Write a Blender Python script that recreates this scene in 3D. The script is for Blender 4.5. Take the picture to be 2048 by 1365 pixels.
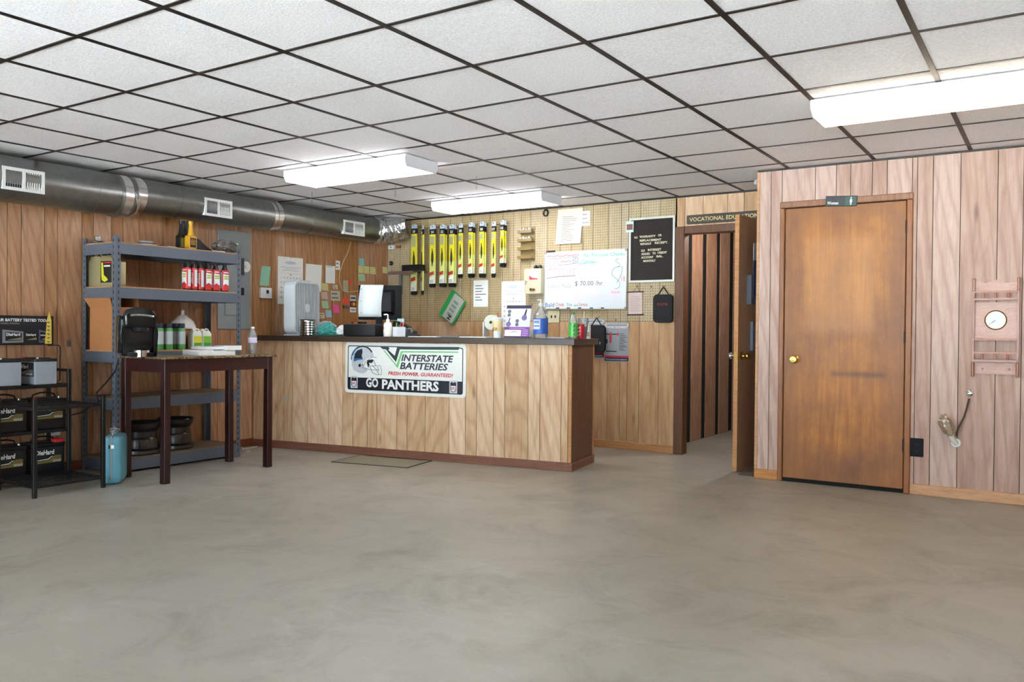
import bpy, bmesh, math, random
from mathutils import Vector, Matrix
random.seed(7)
for o in list(bpy.data.objects): bpy.data.objects.remove(o)
SC = bpy.context.scene
COL = SC.collection
PI = math.pi
H = 2.379                                   # ceiling height
XL, YB, YR = -2.926, 4.085, 3.243           # left wall, back wall, restroom wall
XS = 1.605                                  # side of the restroom bump-out
XE, YF = 7.0, -5.0                          # right end and street front of the shop (behind the camera)
T = 0.6096                                  # ceiling tile module

# ---------------------------------------------------------------- camera
FPX, YAW, PITCH, ROLL = 1674.2, -0.57811, -0.01136, 0.00833
CAM = Vector((3.56272, -3.22525, H - 1.25725))
_f = Vector((math.sin(YAW)*math.cos(PITCH), math.cos(YAW)*math.cos(PITCH), math.sin(PITCH)))
_r0 = Vector((math.cos(YAW), -math.sin(YAW), 0)); _u0 = _r0.cross(_f)
_r = _r0*math.cos(ROLL) + _u0*math.sin(ROLL); _u = _u0*math.cos(ROLL) - _r0*math.sin(ROLL)
cd = bpy.data.cameras.new('camera'); cam = bpy.data.objects.new('camera', cd); COL.objects.link(cam)
cd.sensor_fit = 'HORIZONTAL'; cd.sensor_width = 36; cd.lens = 36*FPX/2048; cd.clip_start = 0.05
M = Matrix((_r, _u, -_f)).transposed().to_4x4(); M.translation = CAM
cam.matrix_world = M
SC.camera = cam

# ---------------------------------------------------------------- world, daylight, exposure
SC.view_settings.view_transform = 'Standard'; SC.view_settings.look = 'None'
SC.view_settings.gamma = 1.0; SC.view_settings.use_curve_mapping = False
SC.view_settings.exposure = 4.29
wd = bpy.data.worlds.new('sky'); SC.world = wd; wd.use_nodes = True
nt = wd.node_tree; nt.nodes.clear()
bg = nt.nodes.new('ShaderNodeBackground'); wo = nt.nodes.new('ShaderNodeOutputWorld')
bg.inputs['Color'].default_value = (0.80, 0.90, 1.0, 1); bg.inputs['Strength'].default_value = 0.5
nt.links.new(bg.outputs[0], wo.inputs[0])
sun = bpy.data.lights.new('sun', 'SUN'); sun.energy = 10.5; sun.angle = 0.01; sun.color = (0.94, 0.96, 1.0)      # lights the lot outside; the roof keeps it off the floor
so = bpy.data.objects.new('sun', sun); COL.objects.link(so); so.rotation_euler = (math.radians(-32), 0, 0)
LAMP = 0.66                                  # brightness of the fluorescent lenses
WINS = [(-2.2, 0.2), (0.5, 2.9), (3.2, 6.4)]; WZ0, WZ1 = 0.30, 2.30
for i, (a, b) in enumerate(WINS):           # sky portals in the shop-front windows
    L = bpy.data.lights.new('window_portal', 'AREA'); L.shape = 'RECTANGLE'; L.size = b-a; L.size_y = WZ1-WZ0
    L.cycles.is_portal = True
    lo = bpy.data.objects.new('window_portal', L); COL.objects.link(lo)
    lo.location = ((a+b)/2, YF+0.02, (WZ0+WZ1)/2); lo.rotation_euler = (PI/2, 0, 0)

# ---------------------------------------------------------------- pixel helpers (2048 x 1365 frame)
def ray(px, py): return _r*((px-1024)/FPX) - _u*((py-682.5)/FPX) + _f
def onz(px, py, z=0.0): d = ray(px, py); return CAM + d*((z-CAM.z)/d.z)
def ony(px, py, y): d = ray(px, py); return CAM + d*((y-CAM.y)/d.y)
def onx(px, py, x): d = ray(px, py); return CAM + d*((x-CAM.x)/d.x)
CA = math.radians(8.766); CP = Vector((0.302, 2.654, 0))          # counter: front right corner and turn
CD = Vector((math.cos(CA), math.sin(CA), 0)); CN = Vector((math.sin(CA), -math.cos(CA), 0))
def onc(px, py, off=0.0):
    d = ray(px, py); P = CP + CN*off
    return CAM + d*((P-CAM).dot(CN)/d.dot(CN))
def plane(wall, off):
    if wall == 'B': return (lambda x, y: ony(x, y, YB-off)), 0.0
    if wall == 'R': return (lambda x, y: ony(x, y, YR-off)), 0.0
    if wall == 'L': return (lambda x, y: onx(x, y, XL+off)), PI/2
    if wall == 'C': return (lambda x, y: onc(x, y, off)), CA
def rect(wall, x0, y0, x1, y1, off=0.001):
    fn, rz = plane(wall, off); cx, cy = (x0+x1)/2, (y0+y1)/2
    w = (fn(x1, cy)-fn(x0, cy)).length; h = fn(cx, y0).z-fn(cx, y1).z
    return fn(cx, cy), rz, w, h

# ---------------------------------------------------------------- materials
def S(r, g, b):
    f = lambda c: (c/255/12.92) if c/255 <= 0.04045 else ((c/255+0.055)/1.055)**2.4
    return (f(r), f(g), f(b), 1)
MATS = {}
def base(name):
    m = bpy.data.materials.new(name); m.use_nodes = True; n = m.node_tree
    return m, n, n.nodes['Principled BSDF']
def node(n, t, **kw):
    x = n.nodes.new(t)
    for k, v in kw.items(): setattr(x, k, v)
    return x
def ramp(n, fac, stops):
    r = node(n, 'ShaderNodeValToRGB'); e = r.color_ramp.elements
    while len(e) < len(stops): e.new(0.5)
    for q, (p, c) in zip(e, stops): q.position = p; q.color = c
    n.links.new(fac, r.inputs[0]); return r.outputs[0]
def coords(n, scale, rnd=True):
    tc = node(n, 'ShaderNodeTexCoord'); mp = node(n, 'ShaderNodeMapping'); mp.inputs['Scale'].default_value = scale
    n.links.new(tc.outputs['Object'], mp.inputs[0])
    if rnd:
        oi = node(n, 'ShaderNodeObjectInfo'); mm = node(n, 'ShaderNodeMath', operation='MULTIPLY'); mm.inputs[1].default_value = 37.0
        n.links.new(oi.outputs['Random'], mm.inputs[0])
        cb = node(n, 'ShaderNodeCombineXYZ')
        for i in range(3): n.links.new(mm.outputs[0], cb.inputs[i])
        n.links.new(cb.outputs[0], mp.inputs['Location'])
    return mp.outputs[0]
def noise(n, vec, scale, detail=4, rough=0.55, dist=0.0):
    x = node(n, 'ShaderNodeTexNoise'); x.inputs['Scale'].default_value = scale; x.inputs['Detail'].default_value = detail
    x.inputs['Roughness'].default_value = rough; x.inputs['Distortion'].default_value = dist
    n.links.new(vec, x.inputs['Vector']); return x.outputs['Fac']
def mixc(n, a, b, fac, mode='MIX'):
    x = node(n, 'ShaderNodeMix', data_type='RGBA', blend_type=mode)
    for v, i in ((fac, 0), (a, 6), (b, 7)):
        if hasattr(v, 'links'): n.links.new(v, x.inputs[i])
        else: x.inputs[i].default_value = v
    return x.outputs[2]
def math_(n, op, a, b=None):
    x = node(n, 'ShaderNodeMath', operation=op)
    for i, v in enumerate((a, b)):
        if v is None: continue
        if hasattr(v, 'links'): n.links.new(v, x.inputs[i])
        else: x.inputs[i].default_value = v
    return x.outputs[0]
def bump(n, p, h, strength, dist=0.01):
    b = node(n, 'ShaderNodeBump'); b.inputs['Strength'].default_value = strength; b.inputs['Distance'].default_value = dist
    n.links.new(h, b.inputs['Height']); n.links.new(b.outputs[0], p.inputs['Normal'])
def pl(rgb, rough=0.5, metal=0.0, name=None, alpha=None, trans=0.0, spec=0.5, var=0.06):
    """painted / plastic / metal surface with a faint procedural mottle"""
    key = (rgb, rough, metal, alpha, trans, spec)
    if key in MATS: return MATS[key]
    m, n, p = base(name or 'surface_%d_%d_%d' % rgb)
    c = S(*rgb); k = noise(n, coords(n, (1, 1, 1), False), 35.0, 3)
    d = tuple(max(0, x*(1-var*2)) for x in c[:3])+(1,)
    n.links.new(mixc(n, d, c, k), p.inputs['Base Color'])
    p.inputs['Roughness'].default_value = rough; p.inputs['Metallic'].default_value = metal
    p.inputs['Specular IOR Level'].default_value = spec
    if trans: p.inputs['Transmission Weight'].default_value = trans; p.inputs['IOR'].default_value = 1.3
    if alpha is not None: p.inputs['Alpha'].default_value = alpha
    MATS[key] = m; return m
def wood(name, c0, c1, c2, scale=(7, 7, 0.9), rough=0.45, spread=0.25, bmp=0.05, stain=None, rings=True):
    m, n, p = base(name); v = coords(n, scale)
    g = noise(n, v, 2.2, 6, 0.6, 1.2)
    v2 = coords(n, (scale[0]*7, scale[1]*7, scale[2]*2.2)); fine = noise(n, v2, 2.0, 3)
    col = ramp(n, g, [(0.18, S(*c0)), (0.5, S(*c1)), (0.82, S(*c2))])
    if rings:                                           # cathedral figure
        w = node(n, 'ShaderNodeTexWave', wave_type='RINGS', rings_direction='SPHERICAL'); w.inputs['Scale'].default_value = 1.1
        w.inputs['Distortion'].default_value = 5.0; w.inputs['Detail'].default_value = 3.0; w.inputs['Detail Scale'].default_value = 0.8
        n.links.new(coords(n, (scale[0]*0.9, scale[1]*0.9, scale[2]*1.6)), w.inputs['Vector'])
        col = mixc(n, col, S(*c0), math_(n, 'MULTIPLY', math_(n, 'POWER', w.outputs['Fac'], 4.0), 0.42))
    col = mixc(n, col, S(*c0), math_(n, 'MULTIPLY', ramp(n, fine, [(0.45, (0, 0, 0, 1)), (0.75, (1, 1, 1, 1))]), 0.42))
    if rings:
        vo = node(n, 'ShaderNodeTexVoronoi'); vo.inputs['Scale'].default_value = 1.0; n.links.new(coords(n, (6, 6, 1.6)), vo.inputs['Vector'])
        col = mixc(n, col, tuple(q*0.55 for q in S(*c0)[:3])+(1,), math_(n, 'MULTIPLY', ramp(n, vo.outputs['Distance'], [(0.03, (1, 1, 1, 1)), (0.13, (0, 0, 0, 1))]), 0.7))
    oi = node(n, 'ShaderNodeObjectInfo')
    hv = node(n, 'ShaderNodeHueSaturation')
    n.links.new(math_(n, 'ADD', math_(n, 'MULTIPLY', oi.outputs['Random'], spread), 1.0-spread*0.55), hv.inputs['Value'])
    n.links.new(math_(n, 'SUBTRACT', 1.12, math_(n, 'MULTIPLY', oi.outputs['Random'], 0.25)), hv.inputs['Saturation'])
    n.links.new(col, hv.inputs['Color']); out = hv.outputs[0]
    if stain: out = stain(n, out)
    n.links.new(out, p.inputs['Base Color']); p.inputs['Roughness'].default_value = rough
    bump(n, p, fine, bmp)
    return m, n, out
W_LEFT = wood('wood_panel_brown', (138, 92, 58), (178, 130, 90), (200, 156, 114), rough=0.4, spread=0.34)[0]
W_BACK = wood('wood_panel_tan', (168, 126, 90), (204, 166, 126), (218, 186, 150), rough=0.45, spread=0.30)[0]
W_RIGHT = wood('wood_panel_pink', (154, 116, 99), (186, 154, 138), (200, 174, 159), rough=0.5, spread=0.22)[0]
W_CTR = wood('wood_panel_counter', (180, 134, 98), (216, 182, 144), (232, 206, 172), rough=0.5, spread=0.34)[0]
W_TRIM = wood('wood_trim', (104, 60, 28), (140, 86, 44), (160, 104, 56), scale=(18, 18, 1.4), rough=0.4, spread=0.12, rings=False)[0]
W_BASE = wood('wood_baseboard', (150, 100, 60), (188, 134, 86), (204, 154, 104), scale=(1.5, 1.5, 20), rough=0.5, spread=0.12, rings=False)[0]
W_BASED = wood('wood_baseboard_dark', (92, 50, 32), (124, 72, 46), (146, 92, 62), scale=(1.5, 1.5, 20), rough=0.5, spread=0.12, rings=False)[0]
W_STUD = wood('wood_rough_stud', (132, 94, 74), (184, 142, 116), (212, 178, 152), scale=(12, 12, 1.5), rough=0.7, spread=0.2)[0]
W_DARK = wood('wood_mahogany', (34, 10, 9), (48, 15, 13), (60, 20, 17), scale=(16, 16, 1.2), rough=0.35, spread=0.08, rings=False)[0]
W_CHERRY = wood('wood_cherry', (138, 84, 62), (168, 110, 86), (186, 132, 106), scale=(30, 30, 5), rough=0.3, spread=0.1, rings=False)[0]
W_CHERRYL = wood('wood_cherry_pale', (170, 128, 112), (190, 150, 134), (204, 168, 152), scale=(6, 30, 40), rough=0.35, spread=0.06, rings=False)[0]
W_SLAB = wood('counter_laminate', (50, 38, 30), (66, 52, 42), (78, 62, 50), scale=(1.2, 16, 16), rough=0.35, spread=0.02, rings=False)[0]
PBOARD = wood('particle_board', (150, 102, 62), (182, 130, 84), (196, 148, 102), scale=(20, 20, 20), rough=0.7, spread=0.03, rings=False)[0]

PBOARDD = wood('particle_board_dusty', (104, 84, 64), (128, 106, 84), (144, 122, 100), scale=(20, 20, 20), rough=0.8, spread=0.03, rings=False)[0]
W_TRIM2 = wood('wood_trim_dark', (74, 44, 26), (104, 68, 44), (126, 86, 58), scale=(18, 18, 1.4), rough=0.5, spread=0.12, rings=False)[0]
def sepxyz(n):
    tc = node(n, 'ShaderNodeTexCoord'); s = node(n, 'ShaderNodeSeparateXYZ'); n.links.new(tc.outputs['Object'], s.inputs[0]); return s.outputs
def boxmask(n, c, x0, x1, z0, z1, soft=0.02):
    o = None
    for ax, lo, hi in ((0, x0, x1), (2, z0, z1)):
        for e, sg in ((lo, 1), (hi, -1)):
            mr = node(n, 'ShaderNodeMapRange', interpolation_type='SMOOTHSTEP')
            mr.inputs['From Min'].default_value = e-soft*sg; mr.inputs['From Max'].default_value = e+soft*sg
            n.links.new(c[ax], mr.inputs['Value'])
            o = mr.outputs[0] if o is None else math_(n, 'MULTIPLY', o, mr.outputs[0])
    return o
def door_stain(n, col):                                 # ghost of an old poster, grubby band, dark worn edges
    c = sepxyz(n)
    nz = noise(n, coords(n, (1, 1, 0.7), False), 3.2, 9, 0.68)
    col = mixc(n, col, S(110, 62, 28), math_(n, 'MULTIPLY', ramp(n, nz, [(0.42, (0, 0, 0, 1)), (0.7, (1, 1, 1, 1))]), 0.8))
    inner = boxmask(n, c, 0.10, 0.73, 0.25, 1.95, 0.09)
    col = mixc(n, S(112, 66, 32), col, math_(n, 'ADD', math_(n, 'MULTIPLY', inner, 0.5), 0.5))
    col = mixc(n, col, S(196, 140, 84), math_(n, 'MULTIPLY', boxmask(n, c, 0.16, 0.64, 1.13, 1.83, 0.06), 0.32))
    return mixc(n, col, S(84, 48, 26), math_(n, 'MULTIPLY', boxmask(n, c, 0.34, 0.72, 0.815, 0.845, 0.025), 0.75))
W_DOOR = wood('wood_door_varnished', (132, 80, 38), (174, 114, 58), (192, 134, 74), scale=(8, 8, 0.5), rough=0.45, spread=0.02, rings=False, stain=door_stain)[0]
W_DOOR2 = wood('wood_door_veneer', (134, 90, 54), (160, 112, 70), (176, 128, 84), scale=(12, 12, 0.7), rough=0.4, spread=0.02, rings=False)[0]

def mk_pegboard():
    def holes(n, col):
        c = sepxyz(n); d = []
        for ax in (0, 2):
            f = math_(n, 'FRACT', math_(n, 'DIVIDE', c[ax], 0.0254)); f = math_(n, 'SUBTRACT', f, 0.5); d.append(math_(n, 'MULTIPLY', f, f))
        r = math_(n, 'SQRT', math_(n, 'ADD', d[0], d[1]))
        return mixc(n, col, S(74, 44, 26), math_(n, 'LESS_THAN', r, 0.16))
    return wood('pegboard', (164, 142, 104), (178, 158, 120), (188, 170, 134), scale=(5, 5, 3), rough=0.5, spread=0.08, stain=holes, rings=False)[0]
PEG = mk_pegboard()

def mk_concrete():
    m, n, p = base('concrete_floor'); v = coords(n, (1, 1, 1), False)
    big = noise(n, v, 0.5, 5, 0.6, 0.6); mid = noise(n, v, 2.0, 9, 0.72, 0.8); fine = noise(n, v, 60, 3)
    col = ramp(n, big, [(0.3, S(146, 141, 128)), (0.5, S(158, 153, 141)), (0.7, S(168, 164, 153))])
    col = mixc(n, col, S(112, 106, 92), math_(n, 'MULTIPLY', ramp(n, mid, [(0.5, (0, 0, 0, 1)), (0.74, (1, 1, 1, 1))]), 0.5))
    col = mixc(n, col, S(186, 184, 174), math_(n, 'MULTIPLY', ramp(n, noise(n, coords(n, (1, 1.6, 1), False), 1.4, 6, 0.7, 1.5), [(0.55, (0, 0, 0, 1)), (0.75, (1, 1, 1, 1))]), 0.4))
    col = mixc(n, col, S(120, 114, 100), math_(n, 'MULTIPLY', fine, 0.25))
    n.links.new(col, p.inputs['Base Color'])
    n.links.new(ramp(n, mid, [(0.3, (0.30, 0.30, 0.30, 1)), (0.7, (0.48, 0.48, 0.48, 1))]), p.inputs['Roughness'])
    bump(n, p, mid, 0.06, 0.02); return m
CONC = mk_concrete()
def mk_tile():
    m, n, p = base('ceiling_tile'); v = coords(n, (1, 1, 1))
    a = noise(n, v, 90, 4, 0.7); b = noise(n, v, 2, 3)
    col = mixc(n, ramp(n, a, [(0.35, S(226, 221, 221)), (0.62, S(252, 248, 248))]), S(244, 239, 239), math_(n, 'MULTIPLY', b, 0.5))
    n.links.new(col, p.inputs['Base Color']); p.inputs['Roughness'].default_value = 0.95
    bump(n, p, a, 0.5, 0.004); return m
TILE = mk_tile()
def mk_galv(name, rough, bm):
    m, n, p = base(name); v = coords(n, (1, 1, 1), False)
    a = noise(n, v, 18, 4); b = noise(n, v, 3, 3)
    n.links.new(mixc(n, S(126, 128, 126), S(160, 162, 160), a), p.inputs['Base Color'])
    p.inputs['Metallic'].default_value = 0.95
    n.links.new(math_(n, 'ADD', math_(n, 'MULTIPLY', b, 0.15), rough), p.inputs['Roughness'])
    bump(n, p, b, bm, 0.02); return m
GALV = mk_galv('galvanised_steel', 0.25, 0.015)
FOIL = mk_galv('crinkled_foil', 0.16, 0.3)
FOIL.node_tree.nodes['Principled BSDF'].inputs['Base Color'].links[0].from_node.inputs[7].default_value = S(235, 235, 235); FOIL.node_tree.nodes['Principled BSDF'].inputs['Base Color'].links[0].from_node.inputs[6].default_value = S(210, 210, 212)
def mk_granite():
    m, n, p = base('granite_top'); v = coords(n, (1, 1, 1), False)
    a = noise(n, v, 28, 5, 0.7, 1.0)
    n.links.new(ramp(n, a, [(0.36, S(30, 24, 18)), (0.46, S(92, 74, 50)), (0.56, S(150, 128, 92)), (0.62, S(44, 34, 26))]), p.inputs['Base Color'])
    p.inputs['Roughness'].default_value = 0.2; return m
GRANITE = mk_granite()
def emit(name, rgb, s):
    m, n, p = base(name); c = S(*rgb)
    p.inputs['Base Color'].default_value = c; p.inputs['Emission Color'].default_value = c; p.inputs['Emission Strength'].default_value = s
    p.inputs['Roughness'].default_value = 0.4; return m
def glassy(name, rgb, gloss=0.12, tint=0.9, haze=0.0):
    """thin clear plastic / window glass: mostly see-through, a little mirror"""
    m = bpy.data.materials.new(name); m.use_nodes = True; n = m.node_tree; n.nodes.clear()
    t = node(n, 'ShaderNodeBsdfTransparent'); g = node(n, 'ShaderNodeBsdfGlossy'); x = node(n, 'ShaderNodeMixShader'); o = node(n, 'ShaderNodeOutputMaterial')
    fr = node(n, 'ShaderNodeFresnel'); fr.inputs[0].default_value = 1.45
    c = S(*rgb); t.inputs[0].default_value = tuple(v*tint for v in c[:3])+(1,); g.inputs['Roughness'].default_value = 0.08
    n.links.new(math_(n, 'ADD', fr.outputs[0], gloss), x.inputs[0]); n.links.new(t.outputs[0], x.inputs[1]); n.links.new(g.outputs[0], x.inputs[2])
    if haze:
        df = node(n, 'ShaderNodeBsdfDiffuse'); df.inputs[0].default_value = c; x2 = node(n, 'ShaderNodeMixShader'); x2.inputs[0].default_value = haze
        n.links.new(x.outputs[0], x2.inputs[1]); n.links.new(df.outputs[0], x2.inputs[2]); n.links.new(x2.outputs[0], o.inputs[0])
    else: n.links.new(x.outputs[0], o.inputs[0])
    return m
GLASS = glassy('window_glass', (245, 250, 250), 0.0, 1.0)
CLEAR = glassy('clear_plastic', (244, 247, 248), 0.10, 1.0, 0.16)
BLACK = pl((14, 14, 15), 0.35); BLACKM = pl((20, 20, 20), 0.6); DGREY = pl((52, 52, 54), 0.5)
WHITE = pl((235, 235, 232), 0.45); PAPER = pl((232, 232, 228), 0.85, var=0.03); STEEL = pl((92, 100, 112), 0.45, name='grey_shelf_paint')
CHROME = pl((215, 215, 215), 0.12, 1.0); BRASS = pl((205, 165, 85), 0.2, 1.0); RED = pl((200, 30, 40), 0.5); NAVY = pl((20, 22, 48), 0.5)
PRINT = pl((110, 110, 116), 0.8); PRINTD = pl((50, 50, 54), 0.8); CARD = pl((176, 118, 70), 0.85); GBAR = pl((34, 26, 23), 0.5, name='ceiling_grid_brown')
GROOVE = pl((34, 22, 15), 0.9)

# ---------------------------------------------------------------- mesh helpers
class B:
    def __init__(s): s.m = bmesh.new()
    def box(s, x0, x1, y0, y1, z0, z1):
        v = [s.m.verts.new(p) for p in ((x0,y0,z0),(x1,y0,z0),(x1,y1,z0),(x0,y1,z0),(x0,y0,z1),(x1,y0,z1),(x1,y1,z1),(x0,y1,z1))]
        for f in ((3,2,1,0),(4,5,6,7),(0,1,5,4),(1,2,6,5),(2,3,7,6),(3,0,4,7)): s.m.faces.new([v[i] for i in f])
        return s
    def cyl(s, p0, p1, r0, r1=None, seg=16, caps=True):
        p0, p1 = Vector(p0), Vector(p1); r1 = r0 if r1 is None else r1; d = (p1-p0).normalized()
        a = d.orthogonal().normalized(); b = d.cross(a); R = []
        for p, r in ((p0, r0), (p1, r1)): R.append([s.m.verts.new(p+(a*math.cos(2*PI*i/seg)+b*math.sin(2*PI*i/seg))*r) for i in range(seg)])
        for i in range(seg): s.m.faces.new((R[0][i], R[0][(i+1)%seg], R[1][(i+1)%seg], R[1][i]))
        if caps: s.m.faces.new(R[0][::-1]); s.m.faces.new(R[1])
        return s
    def lathe(s, prof, seg=20, c=(0,0,0), axis='z', caps=True):
        R = []
        for r, z in prof:
            ring = []
            for i in range(seg):
                x, y = r*math.cos(2*PI*i/seg), r*math.sin(2*PI*i/seg)
                p = (x, y, z) if axis == 'z' else ((x, -z, y) if axis == 'y' else (z, x, y))
                ring.append(s.m.verts.new(Vector(p)+Vector(c)))
            R.append(ring)
        for k in range(len(R)-1):
            for i in range(seg): s.m.faces.new((R[k][i], R[k][(i+1)%seg], R[k+1][(i+1)%seg], R[k+1][i]))
        if caps:
            if prof[0][0] > 1e-5: s.m.faces.new(R[0][::-1])
            if prof[-1][0] > 1e-5: s.m.faces.new(R[-1])
        return s
    def tube(s, pts, r, seg=8, rs=None):
        pts = [Vector(p) for p in pts]; R = []; prev = None
        for i, p in enumerate(pts):
            d = (pts[min(i+1, len(pts)-1)]-pts[max(i-1, 0)]).normalized()
            a = d.orthogonal().normalized() if prev is None else (prev-d*prev.dot(d)).normalized()
            prev = a; b = d.cross(a); rr = rs[i] if rs else r
            R.append([s.m.verts.new(p+(a*math.cos(2*PI*k/seg)+b*math.sin(2*PI*k/seg))*rr) for k in range(seg)])
        for k in range(len(R)-1):
            for i in range(seg): s.m.faces.new((R[k][i], R[k][(i+1)%seg], R[k+1][(i+1)%seg], R[k+1][i]))
        s.m.faces.new(R[0][::-1]); s.m.faces.new(R[-1]); return s
    def prism(s, out, y0, y1):                          # outline in local X,Z; front face at y0 (towards the room)
        a = [s.m.verts.new((x, y0, z)) for x, z in out]; b = [s.m.verts.new((x, y1, z)) for x, z in out]
        n = len(out)
        try: s.m.faces.new(a); s.m.faces.new(b[::-1])
        except ValueError: pass
        for i in range(n): s.m.faces.new((a[i], b[i], b[(i+1)%n], a[(i+1)%n]))
        return s
    def prismz(s, out, z0, z1):
        a = [s.m.verts.new((x, y, z0)) for x, y in out]; b = [s.m.verts.new((x, y, z1)) for x, y in out]; n = len(out)
        s.m.faces.new(a[::-1]); s.m.faces.new(b)
        for i in range(n): s.m.faces.new((a[i], a[(i+1)%n], b[(i+1)%n], b[i]))
        return s
    def bev(s, w, seg=2, edges=None):
        bmesh.ops.bevel(s.m, geom=list(edges or s.m.edges), offset=w, segments=seg, profile=0.6, affect='EDGES', clamp_overlap=True); return s
    def tf(s, mat): bmesh.ops.transform(s.m, matrix=mat, verts=s.m.verts); return s
def rrect(w, h, r, n=5, cx=0, cz=0):
    o = []
    for sx, sz, a0 in ((1,1,0),(-1,1,PI/2),(-1,-1,PI),(1,-1,1.5*PI)):
        for i in range(n+1):
            a = a0+PI/2*i/n; o.append((cx+sx*(w/2-r)+r*math.cos(a), cz+sz*(h/2-r)+r*math.sin(a)))
    return o
def link(o, parent=None):
    COL.objects.link(o)
    if parent: o.parent = parent
    return o
def ob(name, b, mat, parent=None, smooth=False, loc=None):
    bmesh.ops.recalc_face_normals(b.m, faces=b.m.faces)
    me = bpy.data.meshes.new(name); b.m.to_mesh(me); b.m.free(); me.materials.append(mat)
    if smooth:
        for p in me.polygons: p.use_smooth = True
        me.set_sharp_from_angle(angle=math.radians(38))
    o = bpy.data.objects.new(name, me)
    if loc: o.location = loc
    return link(o, parent)
def tag(o, label, cat, group=None):
    o['label'] = label; o['category'] = cat
    if group: o['group'] = group
    return o
def struct(o): o['kind'] = 'structure'; return o
def thing(name, label, cat, loc=(0,0,0), rz=0.0, group=None, tilt=0.0):
    o = bpy.data.objects.new(name, None); o.empty_display_size = 0.05; COL.objects.link(o)
    o.location = loc; o.rotation_euler = (0, tilt, rz)
    return tag(o, label, cat, group)
def dup(root, loc, rz=None, label=None):
    r = root.copy(); COL.objects.link(r); r.location = loc
    if rz is not None: r.rotation_euler = (0, 0, rz)
    if label: r['label'] = label
    for ch in root.children:
        c = ch.copy(); COL.objects.link(c); c.parent = r
        for g in ch.children: d = g.copy(); COL.objects.link(d); d.parent = c
    return r
def txt(s, parent, x, z, h, mat, y=-0.001, w=None, align='LEFT', shear=0.0, bold=0.0, name='lettering', rot=0.0, space=1.0, depth=0.0004):
    """raised lettering in the local X,Z plane, front towards -Y; h is cap height, w squeezes to a width"""
    cu = bpy.data.curves.new(name, 'FONT'); cu.body = s; cu.size = h/0.70; cu.shear = shear; cu.offset = bold*h; cu.space_character = space
    cu.extrude = depth; cu.resolution_u = 2; cu.align_x = 'LEFT'
    to = bpy.data.objects.new(name, cu); me = bpy.data.meshes.new_from_object(to)
    bpy.data.objects.remove(to); bpy.data.curves.remove(cu)
    xs = [v.co.x for v in me.vertices]
    if not xs: return None
    x0, x1 = min(xs), max(xs); k = (w/(x1-x0)) if w else 1.0
    sh = {'LEFT': 0, 'CENTER': 0.5, 'RIGHT': 1}[align]*(x1-x0)*k
    ca, sa = math.cos(rot), math.sin(rot)
    for v in me.vertices:
        a, b, c = (v.co.x-x0)*k-sh, v.co.y, v.co.z
        v.co = (x+a*ca-b*sa, y-depth-c, z+a*sa+b*ca)
    me.materials.clear(); me.materials.append(mat)
    o = bpy.data.objects.new(name, me); return link(o, parent)

# ================================================================ THE SETTING
YC = 6.6                                                            # end of the passage behind the open door
DX0, DX1, DZ = 0.68, 1.43, 2.03                                     # doorway in the back wall
struct(ob('floor', B().box(XL-0.1, XE+0.1, YF-0.1, YC, -0.1, 0), CONC))
struct(ob('ground_outside', B().box(-30, 30, -40, YF-0.1, -0.25, -0.1), pl((194, 194, 194), 0.9)))
# --- ceiling: dark grid with lay-in tiles
ceil = struct(ob('ceiling', B().box(XL-0.1, XE+0.1, YF-0.1, YC, H+0.03, H+0.12), pl((120, 116, 110), 0.9)))
A0, A1, J0, J1 = -5, 12, -9, 7
gb = 0.0125
for i in range(A0+1, A1):
    x = i*T
    if XL < x < XE: ob('grid_bar', B().box(x-gb, x+gb, YF, YB, H-0.001, H+0.004), GBAR, ceil)
for j in range(J0+1, J1):
    y = j*T
    if YF < y < YB: ob('grid_bar', B().box(XL, XE, y-gb*0.8, y+gb*0.8, H-0.0004, H+0.004), GBAR, ceil)
tile0 = None
for i in range(A0, A1):
    for j in range(J0, J1):
        x0, x1 = max(i*T, XL), min((i+1)*T, XE); y0, y1 = max(j*T, YF), min((j+1)*T, YB)
        if x1-x0 < 0.03 or y1-y0 < 0.03: continue
        if x1-x0 > T-0.01 and y1-y0 > T-0.01:
            if tile0 is None: tile0 = ob('tile', B().box(0.006, T-0.006, 0.006, T-0.006, 0.0035, 0.016), TILE, ceil, loc=(x0, y0, H)); continue
            o = tile0.copy(); o.location = (x0, y0, H); link(o, ceil)
        else: ob('tile', B().box(x0+0.004, x1-0.004, y0+0.004, y1-0.004, H+0.0035, H+0.016), TILE, ceil)
for nm, b in (('trim_1', B().box(XL, XS, YB-0.02, YB, H-0.012, H-0.002)), ('trim_2', B().box(XS, XE, YR-0.02, YR, H-0.012, H-0.002)),
              ('trim_3', B().box(XL, XL+0.02, YF, YB, H-0.012, H-0.002))):
    struct(ob(nm, b, GBAR))
# --- panelled walls: every board between two grooves is its own piece
G = 0.0022
def boards(parent, ts, z0, z1, mat, mk, name='plank'):
    for a, b in zip(ts[:-1], ts[1:]):
        ob(name, mk(a+G, b-G, z0, z1), mat, parent)
mkL = lambda a, b, z0, z1: B().box(XL-0.008, XL, a, b, z0, z1)
mkB = lambda a, b, z0, z1: B().box(a, b, YB, YB+0.008, z0, z1)
mkR = lambda a, b, z0, z1: B().box(a, b, YR, YR+0.008, z0, z1)
wl = struct(ob('wall_left', B().box(XL-0.1, XL-0.006, YF-0.1, YC, 0, H+0.1), GROOVE))
gl = [42.5, 89, 115, 164, 187.5, 223, 245.5, 279, 326, 361, 380, 417.6, 436, 462, 478, 505, 543, 552, 570.5, 585, 615, 629.5, 651, 665, 686, 716, 739, 750.5]
ts = [onx(p, 480, XL).y for p in gl]; y = ts[0]; ext = []
random.seed(3)
while y > YF+0.2: y -= random.choice([0.08, 0.1, 0.14, 0.18, 0.2]); ext.append(max(y, YF))
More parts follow.
